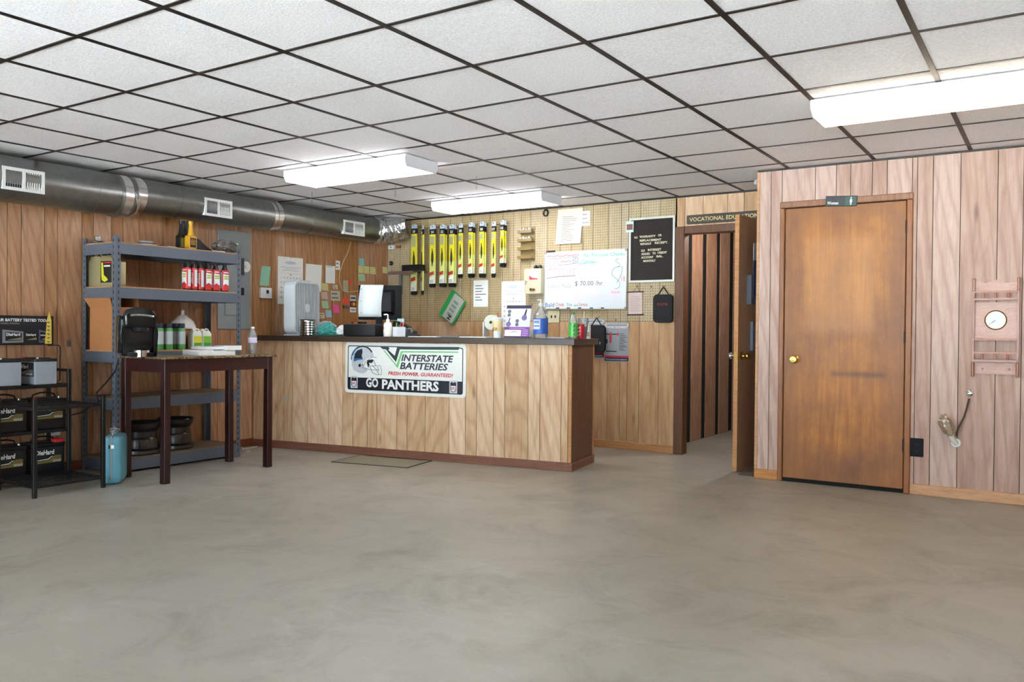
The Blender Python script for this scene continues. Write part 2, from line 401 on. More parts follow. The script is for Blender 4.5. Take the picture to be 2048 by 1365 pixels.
boards(wl, sorted(ext)+ts+[YB], 0, H, W_LEFT, mkL)
wb = struct(ob('wall_back', B().box(XL-0.1, DX0-0.02, YB+0.006, YB+0.1, 0, H+0.1).box(DX0-0.02, DX1+0.02, YB+0.006, YB+0.1, DZ+0.02, H+0.1)
               .box(DX1+0.02, XS+0.1, YB+0.006, YB+0.1, 0, H+0.1), GROOVE))
gB = [801, 820, 842, 855.5, 871, 901, 924.5, 941.5, 980, 1006, 1027.6, 1042, 1061, 1095, 1121, 1142.6, 1166, 1186, 1217, 1242.5, 1257, 1280.8, 1320]
tb = [XL]+[ony(p, 460, YB).x for p in gB]; PEGX = ony(1353, 520, YB).x; PEGZ = 1.228
boards(wb, tb+[PEGX], PEGZ, H, PEG, mkB, 'pegboard_strip')
boards(wb, tb+[PEGX], 0, PEGZ-0.002, W_BACK, mkB)
boards(wb, [PEGX, DX0-0.09], 0, H, W_BACK, mkB)
boards(wb, [DX0-0.09]+[ony(p, 420, YB).x for p in (1370, 1406, 1455, 1488.5)]+[1.40, XS], DZ+0.07, H, W_BACK, mkB)
boards(wb, [DX1+0.02, XS], 0, DZ+0.07, W_BACK, mkB)
wr = struct(ob('wall_right', B().box(XS, XE+0.1, YR+0.006, YR+0.1, 0, H+0.1), GROOVE))
gR = [1543, 1569.6, 1631, 1673, 1701.4, 1745, 1774.7]
tr_ = [XS+0.012]+[ony(p, 340, YR).x for p in gR]
gR2 = [1835.4, 1867, 1922, 1996.5, 2048]; t2 = [ony(p, 340, YR).x for p in gR2]; x = t2[-1]
RX0, RX1 = 1.778, 2.70                                              # outside edges of the restroom door trim
while x < XE-0.25: x += random.choice([0.1, 0.13, 0.18, 0.2]); t2.append(min(x, XE))
t2[-1] = XE
boards(wr, [XS+0.012, ony(1543, 340, YR).x, RX0+0.01], 0, H, W_RIGHT, mkR)
boards(wr, [RX0+0.01]+[t for t in tr_ if RX0+0.05 < t < RX1]+[RX1-0.01], 2.115, H, W_RIGHT, mkR)
boards(wr, [RX1-0.01]+[t for t in t2 if t > RX1+0.02], 0, H, W_RIGHT, mkR)
ws = struct(ob('wall_bathroom_side', B().box(XS, XS+0.1, YR+0.006, YB+0.1, 0, H+0.1), W_RIGHT))
struct(ob('trim_4', B().box(XS-0.006, XS+0.014, YR-0.006, YR+0.02, 0.0, H-0.002), W_BASE))
# street front with windows, right end wall
b = B(); xs = [XL-0.1]+[v for w in WINS for v in w]+[XE+0.1]
b.box(XL-0.1, XE+0.1, YF-0.1, YF, 0, WZ0).box(XL-0.1, XE+0.1, YF-0.1, YF, WZ1, H+0.1)
for k in range(0, len(xs), 2): b.box(xs[k], xs[k+1], YF-0.1, YF, WZ0, WZ1)
struct(ob('wall_front', b, pl((214, 206, 194), 0.8)))
for k, (a, c) in enumerate(WINS):
    w = struct(ob('window_%d' % (k+1), B().box(a, c, YF-0.07, YF-0.03, WZ0, WZ0+0.04).box(a, c, YF-0.07, YF-0.03, WZ1-0.04, WZ1).box(a, a+0.04, YF-0.07, YF-0.03, WZ0+0.04, WZ1-0.04)
                      .box(c-0.04, c, YF-0.07, YF-0.03, WZ0+0.04, WZ1-0.04), pl((170, 170, 168), 0.4, 0.6)))
    ob('pane', B().box(a+0.04, c-0.04, YF-0.053, YF-0.047, WZ0+0.04, WZ1-0.04), GLASS, w)
struct(ob('wall_end', B().box(XE, XE+0.1, YF-0.1, YR+0.1, 0, H+0.1), pl((205, 180, 158), 0.7)))
# baseboards
struct(ob('baseboard_left', B().box(XL, XL+0.012, YF, YB, 0, 0.075).bev(0.003, 1), W_BASED))
struct(ob('baseboard_back', B().box(XL+0.012, DX0-0.09, YB-0.012, YB, 0, 0.075).bev(0.003, 1), W_BASE))
struct(ob('baseboard_right', B().box(RX1, XE, YR-0.012, YR, 0, 0.075).bev(0.003, 1), W_BASE))
struct(ob('baseboard_corner', B().box(XS-0.006, RX0, YR-0.012, YR, 0, 0.075).bev(0.003, 1), W_BASE))
# door casing of the open doorway
struct(ob('trim_5', B().box(DX0-0.09, DX0, YB-0.016, YB+0.1, 0, DZ+0.07).bev(0.004, 1), W_TRIM2))
struct(ob('trim_6', B().box(DX0, DX1, YB-0.016, YB+0.1, DZ, DZ+0.07).bev(0.004, 1), W_TRIM2))
struct(ob('trim_7', B().box(DX1, DX1+0.07, YB-0.016, YB+0.1, 0, DZ+0.07).bev(0.004, 1), W_TRIM2))
# passage behind: rough studs, dark end
wp = struct(ob('wall_passage_left', B().box(0.28, 0.40, YB+0.1, YC, 0, H+0.1), pl((14, 10, 8), 0.95)))  # near-black colour stands for the shaded recess between the studs
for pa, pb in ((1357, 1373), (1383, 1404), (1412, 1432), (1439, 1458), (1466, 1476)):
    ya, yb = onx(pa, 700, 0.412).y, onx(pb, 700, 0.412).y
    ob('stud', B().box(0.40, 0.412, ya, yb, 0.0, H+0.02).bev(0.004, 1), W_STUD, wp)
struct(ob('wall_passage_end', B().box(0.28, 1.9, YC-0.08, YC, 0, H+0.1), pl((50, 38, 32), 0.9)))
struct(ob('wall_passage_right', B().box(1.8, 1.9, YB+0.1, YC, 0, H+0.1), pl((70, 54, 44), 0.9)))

pl_ = bpy.data.lights.new('passage_fill_light', 'POINT'); pl_.energy = 3.2; pl_.shadow_soft_size = 0.06; pl_.color = (1.0, 0.95, 0.88)  # unseen point light added to brighten the studs
plo = bpy.data.objects.new('passage_fill_light', pl_); COL.objects.link(plo); plo.location = (1.35, 4.75, 2.25)

# --- restroom door (closed)
SX0, SX1 = 1.818, 2.655
struct(ob('trim_8', B().box(RX0, SX0-0.004, YR-0.018, YR+0.01, 0, 2.075).bev(0.005, 1), W_TRIM))
struct(ob('trim_9', B().box(SX1+0.004, RX1, YR-0.018, YR+0.01, 0, 2.075).bev(0.005, 1), W_TRIM))
struct(ob('trim_10', B().box(RX0, RX1, YR-0.018, YR+0.01, 2.075, 2.122).bev(0.005, 1), W_TRIM))
ob('door_gap_shade', B().box(SX0-0.004, SX1+0.004, YR+0.001, YR+0.005, 0.0, 2.075), pl((16, 12, 10), 0.9), wr)  # flat dark sheet painting the shade in the gap around the slab
def knob(parent, x, z, mat, y=0.0, sg=-1):
    b = B(); b.lathe([(0.001, 0), (0.031, 0), (0.033, 0.006), (0.018, 0.012), (0.012, 0.022), (0.013, 0.034), (0.026, 0.042), (0.029, 0.054), (0.024, 0.064), (0.001, 0.067)], 20, axis='y')
    if sg > 0: b.tf(Matrix.Rotation(PI, 4, 'Z'))
    b.tf(Matrix.Translation((x, y, z))); return ob('door_knob', b, mat, parent, True)
d1 = struct(ob('door_1', B().box(0, SX1-SX0, -0.010, 0.0, 0.03, 2.068).bev(0.003, 1), W_DOOR, loc=(SX0, YR, 0)))
kp = ony(1590, 719, YR-0.01); knob(d1, kp.x-SX0, kp.z, BRASS, -0.010)
for py in (455, 675, 891): ob('hinge', B().cyl((SX1-SX0+0.002, -0.013, ony(1808, py, YR).z-0.045), (SX1-SX0+0.002, -0.013, ony(1808, py, YR).z+0.045), 0.007, seg=10), pl((60, 40, 26), 0.4, 0.6), d1)
# --- open door of the doorway, hinged on the right jamb
fe = onz(1465, 942, 0.012); hg = Vector((1.435, YB-0.02, 0)); dv = Vector((hg.x-fe.x, hg.y-fe.y, 0)); DL = dv.length; ang = math.atan2(dv.y, dv.x)
d2 = struct(ob('door_2', B().box(0, DL, -0.035, 0, 0.012, 2.078).bev(0.002, 1), W_DOOR2, loc=(fe.x, fe.y, 0))); d2.rotation_euler = (0, 0, ang)
ob('edge_strip', B().box(-0.003, 0.0, -0.0352, 0.0002, 0.012, 2.078), W_BASE, d2)
knob(d2, 0.065, 0.94, BRASS, -0.035, -1); knob(d2, 0.065, 0.94, CHROME, 0.0, 1)
ob('latch_plate', B().box(-0.0045, -0.003, -0.028, -0.008, 0.905, 0.975), BRASS, d2)

# ================================================================ CEILING LIGHTS
HOUS = pl((232, 232, 236), 0.4, name='white_enamel')
LENS = emit('lit_lens_white', (250, 250, 255), LAMP); LENSW = emit('lit_lens_warm', (255, 240, 214), LAMP*0.85)
LENSD = emit('lit_lens_dim', (255, 222, 180), LAMP*0.12)
def fixture(label, x0, x1, y0, y1, warm=False):
    kb = 0.72 if warm else 0.90
    t = thing('ceiling_light', label, 'light', ((x0+x1)/2, (y0+y1)/2, H-0.09), group='fluorescent ceiling lights')
    l, w, z = (x1-x0)/2, (y1-y0)/2, 0.088
    ob('housing', B().box(-l, l, -w, w, z-0.022, z-0.002), HOUS, t)
    for s in (-1, 1):
        e = B().prism([(-w, z-0.022), (w, z-0.022), (w, z-0.052), (w*kb, 0.0), (-w*kb, 0.0), (-w, z-0.052)], -0.004, 0.004).tf(Matrix.Rotation(PI/2, 4, 'Z')).tf(Matrix.Translation((s*(l-0.004), 0, 0)))
        ob('end_cap', e, HOUS, t)
    sec = [(-w+0.004, z-0.023), (w-0.004, z-0.023), (w-0.004, z-0.051), (w*kb-0.004, 0.004), (-w*kb+0.004, 0.004), (-w+0.004, z-0.051)]
    ob('lens', B().prism(sec, -l+0.009, l-0.009).tf(Matrix.Rotation(PI/2, 4, 'Z')), LENSW if warm else LENS, t)
    if warm: ob('tube_gap_band', B().box(-l+0.012, l-0.012, -0.03, 0.02, 0.0025, 0.0042), LENSD, t)  # weak emission paints the dimmer gap between the tubes
    return t
p1 = onz(810.5, 306, H); q1 = onz(875, 323.7, H)
fixture('lit white fluorescent fixture in mid ceiling, larger of the white pair', p1.x-1.25, p1.x, p1.y, q1.y+0.01)
p2 = onz(1083, 381, H); q2 = onz(1122.6, 390.6, H)
fixture('lit white fluorescent fixture over the counter, nearest to the pegboard wall', p2.x-1.25, p2.x, p2.y, p2.y+0.36)
p3 = onz(1618, 196, H)
fixture('warm lit fluorescent fixture at the right edge, nearest to the camera', p3.x, p3.x+1.25, p3.y+0.03, p3.y+0.40, True)
def chain(label, px, py, n=9):
    p = onz(px, py, H); t = thing('pull_chain', label, 'chain', (p.x, p.y, H-0.11), group='ceiling pull chains')
    for k in range(n): ob('link', B().lathe([(0.0006, -0.005), (0.0035, -0.002), (0.0035, 0.002), (0.0006, 0.005)], 6, (0, 0, 0.105-k*0.012)), CHROME, t)
    return t
chain('short metal chain hanging from the ceiling beside the large fixture', 791, 368)
chain('thin wire hook hanging from the ceiling left of the large fixture, above the duct', 624, 384)
chain('thin wire hook hanging from the ceiling above the counter fixture', 953, 352)

# ================================================================ DUCT ALONG THE LEFT WALL
du = thing('round_duct', 'long round galvanised metal duct under the ceiling along the left wall', 'duct', (XL+0.2, 0.5, 2.0))
def dy(px): return onx(px, 420, -2.72).y
O = Vector((XL+0.2, 0.5, 2.0))
def dseg(name, ya, yb, r0, r1=None, mat=GALV):
    r1 = r0 if r1 is None else r1
    return ob(name, B().cyl(Vector((0, ya, 2.345-r0))-Vector((0, O.y, O.z)), Vector((0, yb, 2.345-r1))-Vector((0, O.y, O.z)), r0, r1, 40), mat, du, True)
ya, yb, yc = dy(252), dy(540), dy(752)
dseg('duct_section', -3.2, ya, 0.165); dseg('duct_section', ya, yb, 0.142); dseg('duct_section', yb, yc, 0.132)
for px, r in ((178, 0.1655), (222, 0.167), (345, 0.1425), (395, 0.143), (610, 0.133)): dseg('seam_band', dy(px), dy(px)+0.012, r+0.002)
dseg('tape_collar', ya-0.10, ya-0.03, 0.171, mat=FOIL); dseg('tape_collar', ya-0.03, ya+0.02, 0.171, 0.150, FOIL); dseg('tape_collar', ya+0.02, ya+0.10, 0.148, mat=FOIL)
dseg('tape_collar', yb-0.05, yb+0.06, 0.145, 0.137, FOIL)
# foil elbow into the ceiling corner
b = B(); pts = []; rs = []
for k in range(22):
    a = k/21; pts.append((0.05*a+0.17*a*a, yc-0.04-O.y+0.36*a-0.06*a*a, 0.212+0.07*a*a)); rs.append(0.138+0.010*math.sin(k*2.2)+random.uniform(-0.005, 0.005)-0.012*a)
b.tube(pts, 0.12, 26, rs)
for v in b.m.verts: v.co += Vector((random.uniform(-1, 1), random.uniform(-1, 1), random.uniform(-1, 1)))*0.005
for v in b.m.verts: v.co.z = min(v.co.z, H-O.z-0.015); v.co.y = min(v.co.y, YB-O.y-0.012)
ob('foil_elbow', b, FOIL, du, False)
def register(label, x0, y0, x1, y1, r):
    xo = XL+0.2+r*0.93
    a, c = onx(x0, (y0+y1)/2, xo), onx(x1, (y0+y1)/2, xo); cx = (x0+x1)/2
    h = onx(cx, y0, xo).z-onx(cx, y1, xo).z-0.03; w = c.y-a.y; m = (a+c)/2
    l_ = label
    fw = 0.022
    t = ob('air_register', B().box(-w/2, w/2, -0.012, 0, h/2-fw, h/2).box(-w/2, w/2, -0.012, 0, -h/2, -h/2+fw).box(-w/2, -w/2+fw, -0.012, 0, -h/2+fw, h/2-fw).box(w/2-fw, w/2, -0.012, 0, -h/2+fw, h/2-fw).box(-0.012, 0.012, -0.012, 0, -h/2+fw, h/2-fw), WHITE, du, loc=m-O)
    t.rotation_euler = (0, 0, PI/2); t['label'] = l_
    ob('backing', B().box(-w/2+0.004, w/2-0.004, 0.0, 0.03, -h/2+0.004, h/2-0.004), WHITE, t)
    ob('register_shade', B().box(-w/2+fw, -0.012, -0.002, 0.0, -h/2+fw, h/2-fw), pl((30, 28, 30), 0.8), t)  # flat dark sheet in place of the shade inside the register
    n = 7; L = (w/2-fw-0.012)
    for k in range(1, n):
        x = -w/2+fw+L*k/n; ob('louvre', B().box(x-0.0018, x+0.0018, -0.010, -0.002, -h/2+fw, h/2-fw), pl((150, 150, 152), 0.5), t)
        x = 0.012+L*k/n; ob('louvre', B().box(x-0.0035, x+0.0035, -0.009, -0.001, -h/2+fw, h/2-fw), WHITE, t)
    for k in range(1, 4):
        z = -h/2+fw+(h-2*fw)*k/4; ob('cross_vane', B().box(-w/2+fw, -0.012, -0.006, -0.004, z-0.002, z+0.002), pl((150, 150, 152), 0.5), t)
register('white air register at the far left end of the duct', 3, 334, 88, 388, 0.165)
register('white air register on the duct above the steel shelf', 408, 396, 463, 438, 0.142)
register('white air register on the duct beside the foil elbow', 686, 440, 728, 474, 0.132)

# ================================================================ COUNTER
def cl(X):                                              # world -> counter frame (x along the front, y into the counter)
    d = Vector(X)-CP; return Vector((d.dot(CD), -d.dot(CN), d.z))
ct = thing('service_counter', 'wood panelled service counter with dark laminate top', 'counter', CP, CA)
LN = -3.262; CDP = 0.545; CT = 1.066
ob('body', B().prismz([(LN, 0.010), (-0.012, 0.010), (-0.012, CDP), (LN+0.105, CDP)], 0.0, CT-0.05), GROOVE, ct)
gc = [528, 568, 585, 615.8, 658, 685, 706, 735, 754, 794, 814.5, 850.5, 898.4, 931, 953.4, 987, 1009.7, 1056, 1080, 1122.3]
tc_ = [LN+0.005]+[cl(onc(p, 800)).x for p in gc]+[-0.03]
for a, c in zip(tc_[:-1], tc_[1:]): ob('plank', B().box(a+G, c-G, 0, 0.010, 0.07, CT-0.05), W_CTR, ct)
ob('corner_strip', B().box(-0.028, 0.0, -0.004, 0.012, 0.07, CT-0.05).bev(0.002, 1), W_BASE, ct)
ob('end_panel', B().box(-0.012, -0.002, 0.014, CDP-0.02, 0.07, CT-0.05), W_TRIM2, ct)
ob('corner_strip', B().box(-0.012, 0.002, CDP-0.018, CDP+0.004, 0.07, CT-0.05), W_BASE, ct)
ob('kick_board', B().box(LN+0.005, 0.012, -0.012, 0, 0, 0.07).bev(0.003, 1), W_BASED, ct)
ob('kick_board', B().box(0.0, 0.012, 0.0, CDP, 0, 0.07).bev(0.003, 1), W_BASED, ct)
ob('worktop', B().prismz([(LN+0.003, -0.03), (0.03, -0.03), (0.03, CDP+0.03), (LN+0.11, CDP+0.03)], CT-0.05, CT).bev(0.003, 1), W_SLAB, ct)
ob('paint_splat', B().prism([(-2.86+0.03*math.cos(a)*(1+0.4*math.sin(3*a)), 0.47+0.03*math.sin(a)) for a in [k*PI/6 for k in range(12)]], -0.0006, 0.0), pl((190, 176, 150), 0.7), ct)

def onctr(px, depth):                                   # point on the worktop at a depth behind its front edge
    P = onc(px, 675, -depth); l = cl(P); return CP + CD*l.x - CN*depth + Vector((0, 0, CT+0.0006))
# ---- sign on the counter front
pos, rz, w, h = rect('C', 687, 687, 928, 791, 0.001); w, h = 1.235, 0.455
sg = thing('counter_sign', 'white metal battery sign with football helmet and dark lower band on the counter front', 'sign', pos, rz, tilt=0.004)
ob('plate', B().prism(rrect(w, h, 0.03), -0.004, 0.0), pl((232, 232, 226), 0.35), sg)
NV = pl((18, 18, 34), 0.4); y0 = -0.0046
o = rrect(w-0.055, h-0.055, 0.02); i_ = rrect(w-0.071, h-0.071, 0.016)
b = B(); va = [b.m.verts.new((x, y0, z)) for x, z in o]; vb = [b.m.verts.new((x, y0, z)) for x, z in i_]
for k in range(len(o)): b.m.faces.new((va[k], va[(k+1) % len(o)], vb[(k+1) % len(o)], vb[k]))
ob('border_line', b, NV, sg)
band = [(x, z) for x, z in rrect(w-0.06, h-0.06, 0.018) if z < 0]; band = [(-(w-0.06)/2, -0.088)]+sorted([p for p in band if p[0] < 0], key=lambda p: -p[1])+sorted([p for p in band if p[0] > 0], key=lambda p: p[1])+[((w-0.06)/2, -0.088)]
ob('dark_band', B().prism(band, y0-0.0002, -0.004), NV, sg)
def px2s(x, y): return ((x-1000)/1750*1.235, (535-y)/775*0.455+(x-1000)/1750*0.028)    # sign crop pixels -> plate coordinates
def poly(name, pts, mat, parent, y=-0.0052, raw=False): return ob(name, B().prism([px2s(*p) if not raw else p for p in pts], y-0.0003, y), mat, parent)
DG = pl((46, 58, 62), 0.4); LG = pl((118, 196, 124), 0.4)
poly('dark_chevron', [(645,190),(770,190),(795,228),(775,245),(872,335),(905,198),(1785,205),(1772,248),(945,238),(890,428),(740,238),(690,232)], DG, sg)
poly('green_chevron', [(700,250),(722,250),(898,470),(960,262),(1772,270),(1768,290),(985,285),(918,520)], LG, sg)
def stext(s, x0, x1, yb_, yt, mat, **k):
    a = px2s(x0, yb_); c = px2s(x1, yb_); d = px2s(x0, yt); return txt(s, sg, a[0], a[1], (d[1]-a[1]), mat, y=-0.0054, w=c[0]-a[0], rot=0.0, **k)
stext('INTERSTATE', 968, 1705, 408, 312, DG, shear=0.22, bold=0.035); stext('BATTERIES', 948, 1632, 528, 432, DG, shear=0.22, bold=0.035)
stext('FRESH POWER. GUARANTEED!', 778, 1700, 622, 570, pl((214, 40, 58), 0.4), shear=0.2, bold=0.03)
stext('GO', 448, 632, 805, 675, WHITE, bold=0.05); stext('PANTHERS', 688, 1505, 828, 695, WHITE, bold=0.05)
for cx, cy in ((265, 738), (1706, 788)):                                            # league shields
    c0 = px2s(cx, cy); q = 0.038; r = 0.055
    poly('shield_plate', [(c0[0]-q, c0[1]-r), (c0[0]+q, c0[1]-r), (c0[0]+q, c0[1]+r), (c0[0]-q, c0[1]+r)], pl((196, 198, 200), 0.4), sg, raw=True)
    poly('shield', [(c0[0]-q*.75, c0[1]+r*.62), (c0[0]-q*.4, c0[1]+r*.8), (c0[0], c0[1]+r*.62), (c0[0]+q*.4, c0[1]+r*.8), (c0[0]+q*.75, c0[1]+r*.62), (c0[0]+q*.7, c0[1]-r*.55), (c0[0], c0[1]-r*.85), (c0[0]-q*.7, c0[1]-r*.55)], NV, sg, -0.0056, True)
    poly('shield_field', [(c0[0]-q*.6, c0[1]+r*.18), (c0[0]+q*.6, c0[1]+r*.18), (c0[0]+q*.56, c0[1]-r*.5), (c0[0], c0[1]-r*.74), (c0[0]-q*.56, c0[1]-r*.5)], WHITE, sg, -0.006, True)
    txt('NFL', sg, c0[0], c0[1]-r*.42, 0.024, RED, y=-0.0066, w=0.04, align='CENTER', bold=0.03)
# helmet picture
SIL = pl((188, 192, 194), 0.35); BLU = pl((40, 110, 170), 0.4)
def arc(cx, cy, rx, ry, a0, a1, n=14): return [(cx+rx*math.cos(math.radians(a0+(a1-a0)*k/n)), cy-ry*math.sin(math.radians(a0+(a1-a0)*k/n))) for k in range(n+1)]
poly('helmet_shell', arc(390, 360, 172, 186, 20, 200, 22)+[(228,470),(262,560),(300,575),(350,600),(410,600),(455,575),(470,530),(400,500),(392,470),(430,400),(470,370),(545,350),(560,330)], SIL, sg)
poly('helmet_stripe', arc(390, 360, 168, 182, 28, 168, 22)+arc(390, 366, 150, 166, 168, 28, 22), NV, sg, -0.0056)
poly('helmet_stripe_blue', arc(390, 366, 176, 176, 120, 190, 12)+arc(390, 366, 162, 166, 190, 120, 12), BLU, sg, -0.006)
poly('helmet_emblem_outline', [(255,400),(270,300),(310,250),(385,222),(392,280),(380,330),(400,390),(330,398),(262,425)], BLU, sg, -0.006)
poly('helmet_emblem', [(268,385),(276,305),(314,256),(383,226),(388,280),(374,330),(384,352),(372,362),(392,378),(330,372),(300,372)], NV, sg, -0.0066)
poly('helmet_opening', [(470,400),(540,388),(560,400),(535,445),(490,440),(500,470),(480,520),(455,440)], NV, sg, -0.006)
poly('ear_hole', arc(350, 482, 20, 26, 0, 360, 12)[:-1], NV, sg, -0.006); poly('ear_hole', arc(393, 475, 9, 11, 0, 360, 8)[:-1], NV, sg, -0.006)
def bar(pts):
    b = B(); P = [px2s(*p) for p in pts]; b.tube([(x, -0.0062, z) for x, z in P], 0.0024, 6); ob('face_guard_bar', b, pl((120, 122, 126), 0.4), sg)
bar([(380,510),(500,545),(640,548)]); bar([(500,490),(660,485),(680,560),(676,620),(600,622),(545,590),(520,540),(500,490)]); bar([(560,400),(590,480)]); bar([(540,480),(600,540),(640,620)]); bar([(620,500),(640,570)])
bar([(400,500),(440,420),(540,352),(600,360)])

# floor mat in front of the counter
b = B(); mp = [onz(*p) for p in ((662, 925), (815, 937), (864, 923), (722, 911))]; mc = sum(mp, Vector())/4
o = thing('floor_mat', 'thin concrete coloured floor mat with dark edge in front of the counter', 'mat', (mc.x, mc.y, 0))
ob('surface', B().prismz([((p-mc)*0.975).xy for p in mp], 0.0005, 0.005), pl((146, 138, 116), 0.8), o)
for k in range(4):
    p, q = (mp[k]-mc), (mp[(k+1) % 4]-mc); p2, q2 = p*0.975, q*0.975
    ob('edge_binding', B().prismz([p.xy, q.xy, q2.xy, p2.xy], 0.0005, 0.006), pl((52, 46, 38), 0.7), o)
mb = [mp[3]-mc, mp[2]-mc]; ob('dark_strip', B().prismz([(mb[0]*0.97).xy, (mb[1]*0.97).xy, (mb[1]*0.80+mb[0]*0.04).xy, (mb[0]*0.80+mb[1]*0.04).xy][::-1], 0.0052, 0.0058), pl((44, 46, 42), 0.8), o)

# ================================================================ STEEL SHELF UNIT
SXF, SXB, SY0, SY1 = -2.455, -2.905, 0.465, 1.635
sh = thing('steel_shelf', 'grey slotted steel shelf unit with particle board shelves against the left wall', 'shelf', ((SXF+SXB)/2, (SY0+SY1)/2, 0))
ox, oy = (SXF+SXB)/2, (SY0+SY1)/2; hx, hy = (SXF-SXB)/2, (SY1-SY0)/2
for sx in (-1, 1):
    for sy in (-1, 1):
        b = B(); x, y = sx*hx, sy*hy                     # angle post: two flanges
        b.box(min(x, x-sx*0.004), max(x, x-sx*0.004), min(y, y-sy*0.042), max(y, y-sy*0.042), 0, 1.83)
        b.box(min(x-sx*0.004, x-sx*0.042), max(x-sx*0.004, x-sx*0.042), min(y, y-sy*0.004), max(y, y-sy*0.004), 0, 1.83)
        p = ob('post', b, STEEL, sh)
        b = B(); k = 0
        for k in range(36):
            z = 0.05+k*0.0495
            b.box(x-0.0006+(0.0 if sx < 0 else 0.0), x+0.0006, y-sy*0.026-0.005, y-sy*0.026+0.005, z, z+0.022)
            b.box(x-sx*0.026-0.005, x-sx*0.026+0.005, y-0.0006, y+0.0006, z, z+0.022)
        ob('slots', b, pl((34, 38, 44), 0.7), p)
SHZ = [1.785, 1.445, 0.950, 0.585, 0.115]                # shelf board tops
for z in SHZ:
    ob('shelf_board', B().box(-hx+0.006, hx-0.006, -hy+0.006, hy-0.006, z-0.016, z), PBOARD if z > 0.7 else PBOARDD, sh)
    zb = z-0.010; zt = zb-0.082 if z > 0.2 else 0.02
    for s in (-1, 1):
        ob('beam', B().box(s*hx-0.004 if s > 0 else s*hx-0.002, s*hx+0.002 if s > 0 else s*hx+0.004, -hy+0.03, hy-0.03, zt, zb), STEEL, sh)
        ob('beam', B().box(-hx+0.03, hx-0.03, s*hy-0.004 if s > 0 else s*hy-0.002, s*hy+0.002 if s > 0 else s*hy+0.004, zt, zb), STEEL, sh)
def onshelf(px, i, depth):                               # on shelf board i, at a depth behind the front edge
    p = onx(px, 600, SXF-depth); return Vector((p.x, p.y, SHZ[i]+0.0005))
# --- on the top shelf
p = onshelf(195, 0, 0.25)
t = thing('metal_cap', 'small silver metal cap on a dark base, left end of the top shelf', 'metal part', p)
ob('flange', B().lathe([(0.055, 0), (0.056, 0.008), (0.04, 0.012), (0.001, 0.012)], 24), pl((70, 66, 62), 0.4, 0.6), t, True)
ob('cap', B().lathe([(0.036, 0.012), (0.03, 0.022), (0.028, 0.045), (0.03, 0.048), (0.022, 0.05), (0.02, 0.046), (0.001, 0.046)], 24), CHROME, t, True)
for k, (lab, r, z) in enumerate((('lower white plate of the small pile on the top shelf', 0.085, 0.0), ('middle dark rimmed plate of the small pile on the top shelf', 0.070, 0.017), ('topmost white plate of the small pile on the top shelf', 0.062, 0.024))):
    q = onshelf(291, 0, 0.2); q.z += z
    tag(ob('plate', B().lathe([(0.001, 0), (r*0.6, 0), (r, 0.014), (r, 0.017), (r*0.62, 0.007), (0.001, 0.007)] if k != 1 else [(0.001, 0), (r, 0), (r, 0.007), (0.001, 0.007)], 32), pl((40, 44, 70), 0.4) if k == 1 else pl((240, 240, 240), 0.3), None, True, loc=q), lab, 'plate', 'plates on the top shelf')
q = onshelf(323, 0, 0.15); tag(ob('small_nut', B().lathe([(0.008, 0), (0.016, 0), (0.016, 0.02), (0.008, 0.02), (0.008, 0.0)], 6, caps=False), DGREY, None, loc=q), 'tiny dark metal nut beside the plates on the top shelf', 'nut')
q = onshelf(343, 0, 0.12); tag(ob('marker_pen', B().cyl((0, -0.04, 0.008), (0, 0.045, 0.008), 0.008, seg=10), pl((206, 222, 208), 0.5), None, True, loc=q), 'pale green marker lying flat on the top shelf', 'pen')
def flask(name, label, p, body, neckm, labm, h, w, d, rz=0.2, group='additive bottles on the top shelf'):
    t = thing(name, label, 'bottle', p, PI/2+rz, group)
    ob('body', B().prism(rrect(w, h*0.5, 0.02, 4, 0, h*0.25), -d/2, d/2).bev(0.006, 1), body, t, True)
    ob('neck', B().lathe([(0.03, h*0.47), (0.022, h*0.58), (0.016, h*0.85), (0.016, h*0.9), (0.02, h*0.9), (0.02, h), (0.001, h)], 16), neckm, t, True)
    ob('label', B().box(-w*0.36, w*0.36, -d/2-0.001, -d/2+0.001, h*0.07, h*0.40), labm, t)
    return t
YEL = pl((214, 160, 30), 0.4)
t = flask('additive_bottle', 'yellow long neck additive bottle with black label on the top shelf', onshelf(381, 0, 0.07), YEL, YEL, BLACKM, 0.235, 0.092, 0.05)
for k in range(4): ob('label_print', B().box(-0.028, 0.028-0.006*(k % 2), -0.0275, -0.026, 0.04+k*0.012, 0.045+k*0.012), YEL, t)
flask('additive_bottle', 'black long neck additive bottle farthest left on the top shelf', onshelf(362, 0, 0.12), BLACK, BLACK, pl((120, 118, 50), 0.5), 0.235, 0.08, 0.05)
flask('additive_bottle', 'black long neck additive bottle tucked behind the yellow one', onshelf(372, 0, 0.19), BLACK, BLACK, pl((120, 118, 50), 0.5), 0.25, 0.08, 0.05)
q = onshelf(401, 0, 0.24)                                # moulded dark part
b = B(); b.prism([(-0.11, 0.0), (0.12, 0.0), (0.16, 0.012), (0.10, 0.035), (0.02, 0.05), (-0.03, 0.10), (-0.06, 0.115), (-0.12, 0.115), (-0.10, 0.06)], -0.05, 0.05).bev(0.012, 2)
o = tag(ob('seat_part', b, pl((58, 56, 62), 0.55), None, True, loc=q), 'dark moulded plastic part lying beside the yellow bottle on the top shelf', 'part'); o.rotation_euler = (0, 0, PI/2); o.scale = (0.8, 0.8, 1.0)
q = onshelf(449, 0, 0.12); b = B(); bmesh.ops.create_icosphere(b.m, subdivisions=4, radius=1.0)
from mathutils import noise as mn
for v in b.m.verts:
    k = 1+0.28*mn.noise(v.co*2.1)+0.13*mn.noise(v.co*5.3); v.co = Vector((v.co.x*0.07*k, v.co.y*0.115*k, max(-0.0, v.co.z*0.062*k+0.055)))
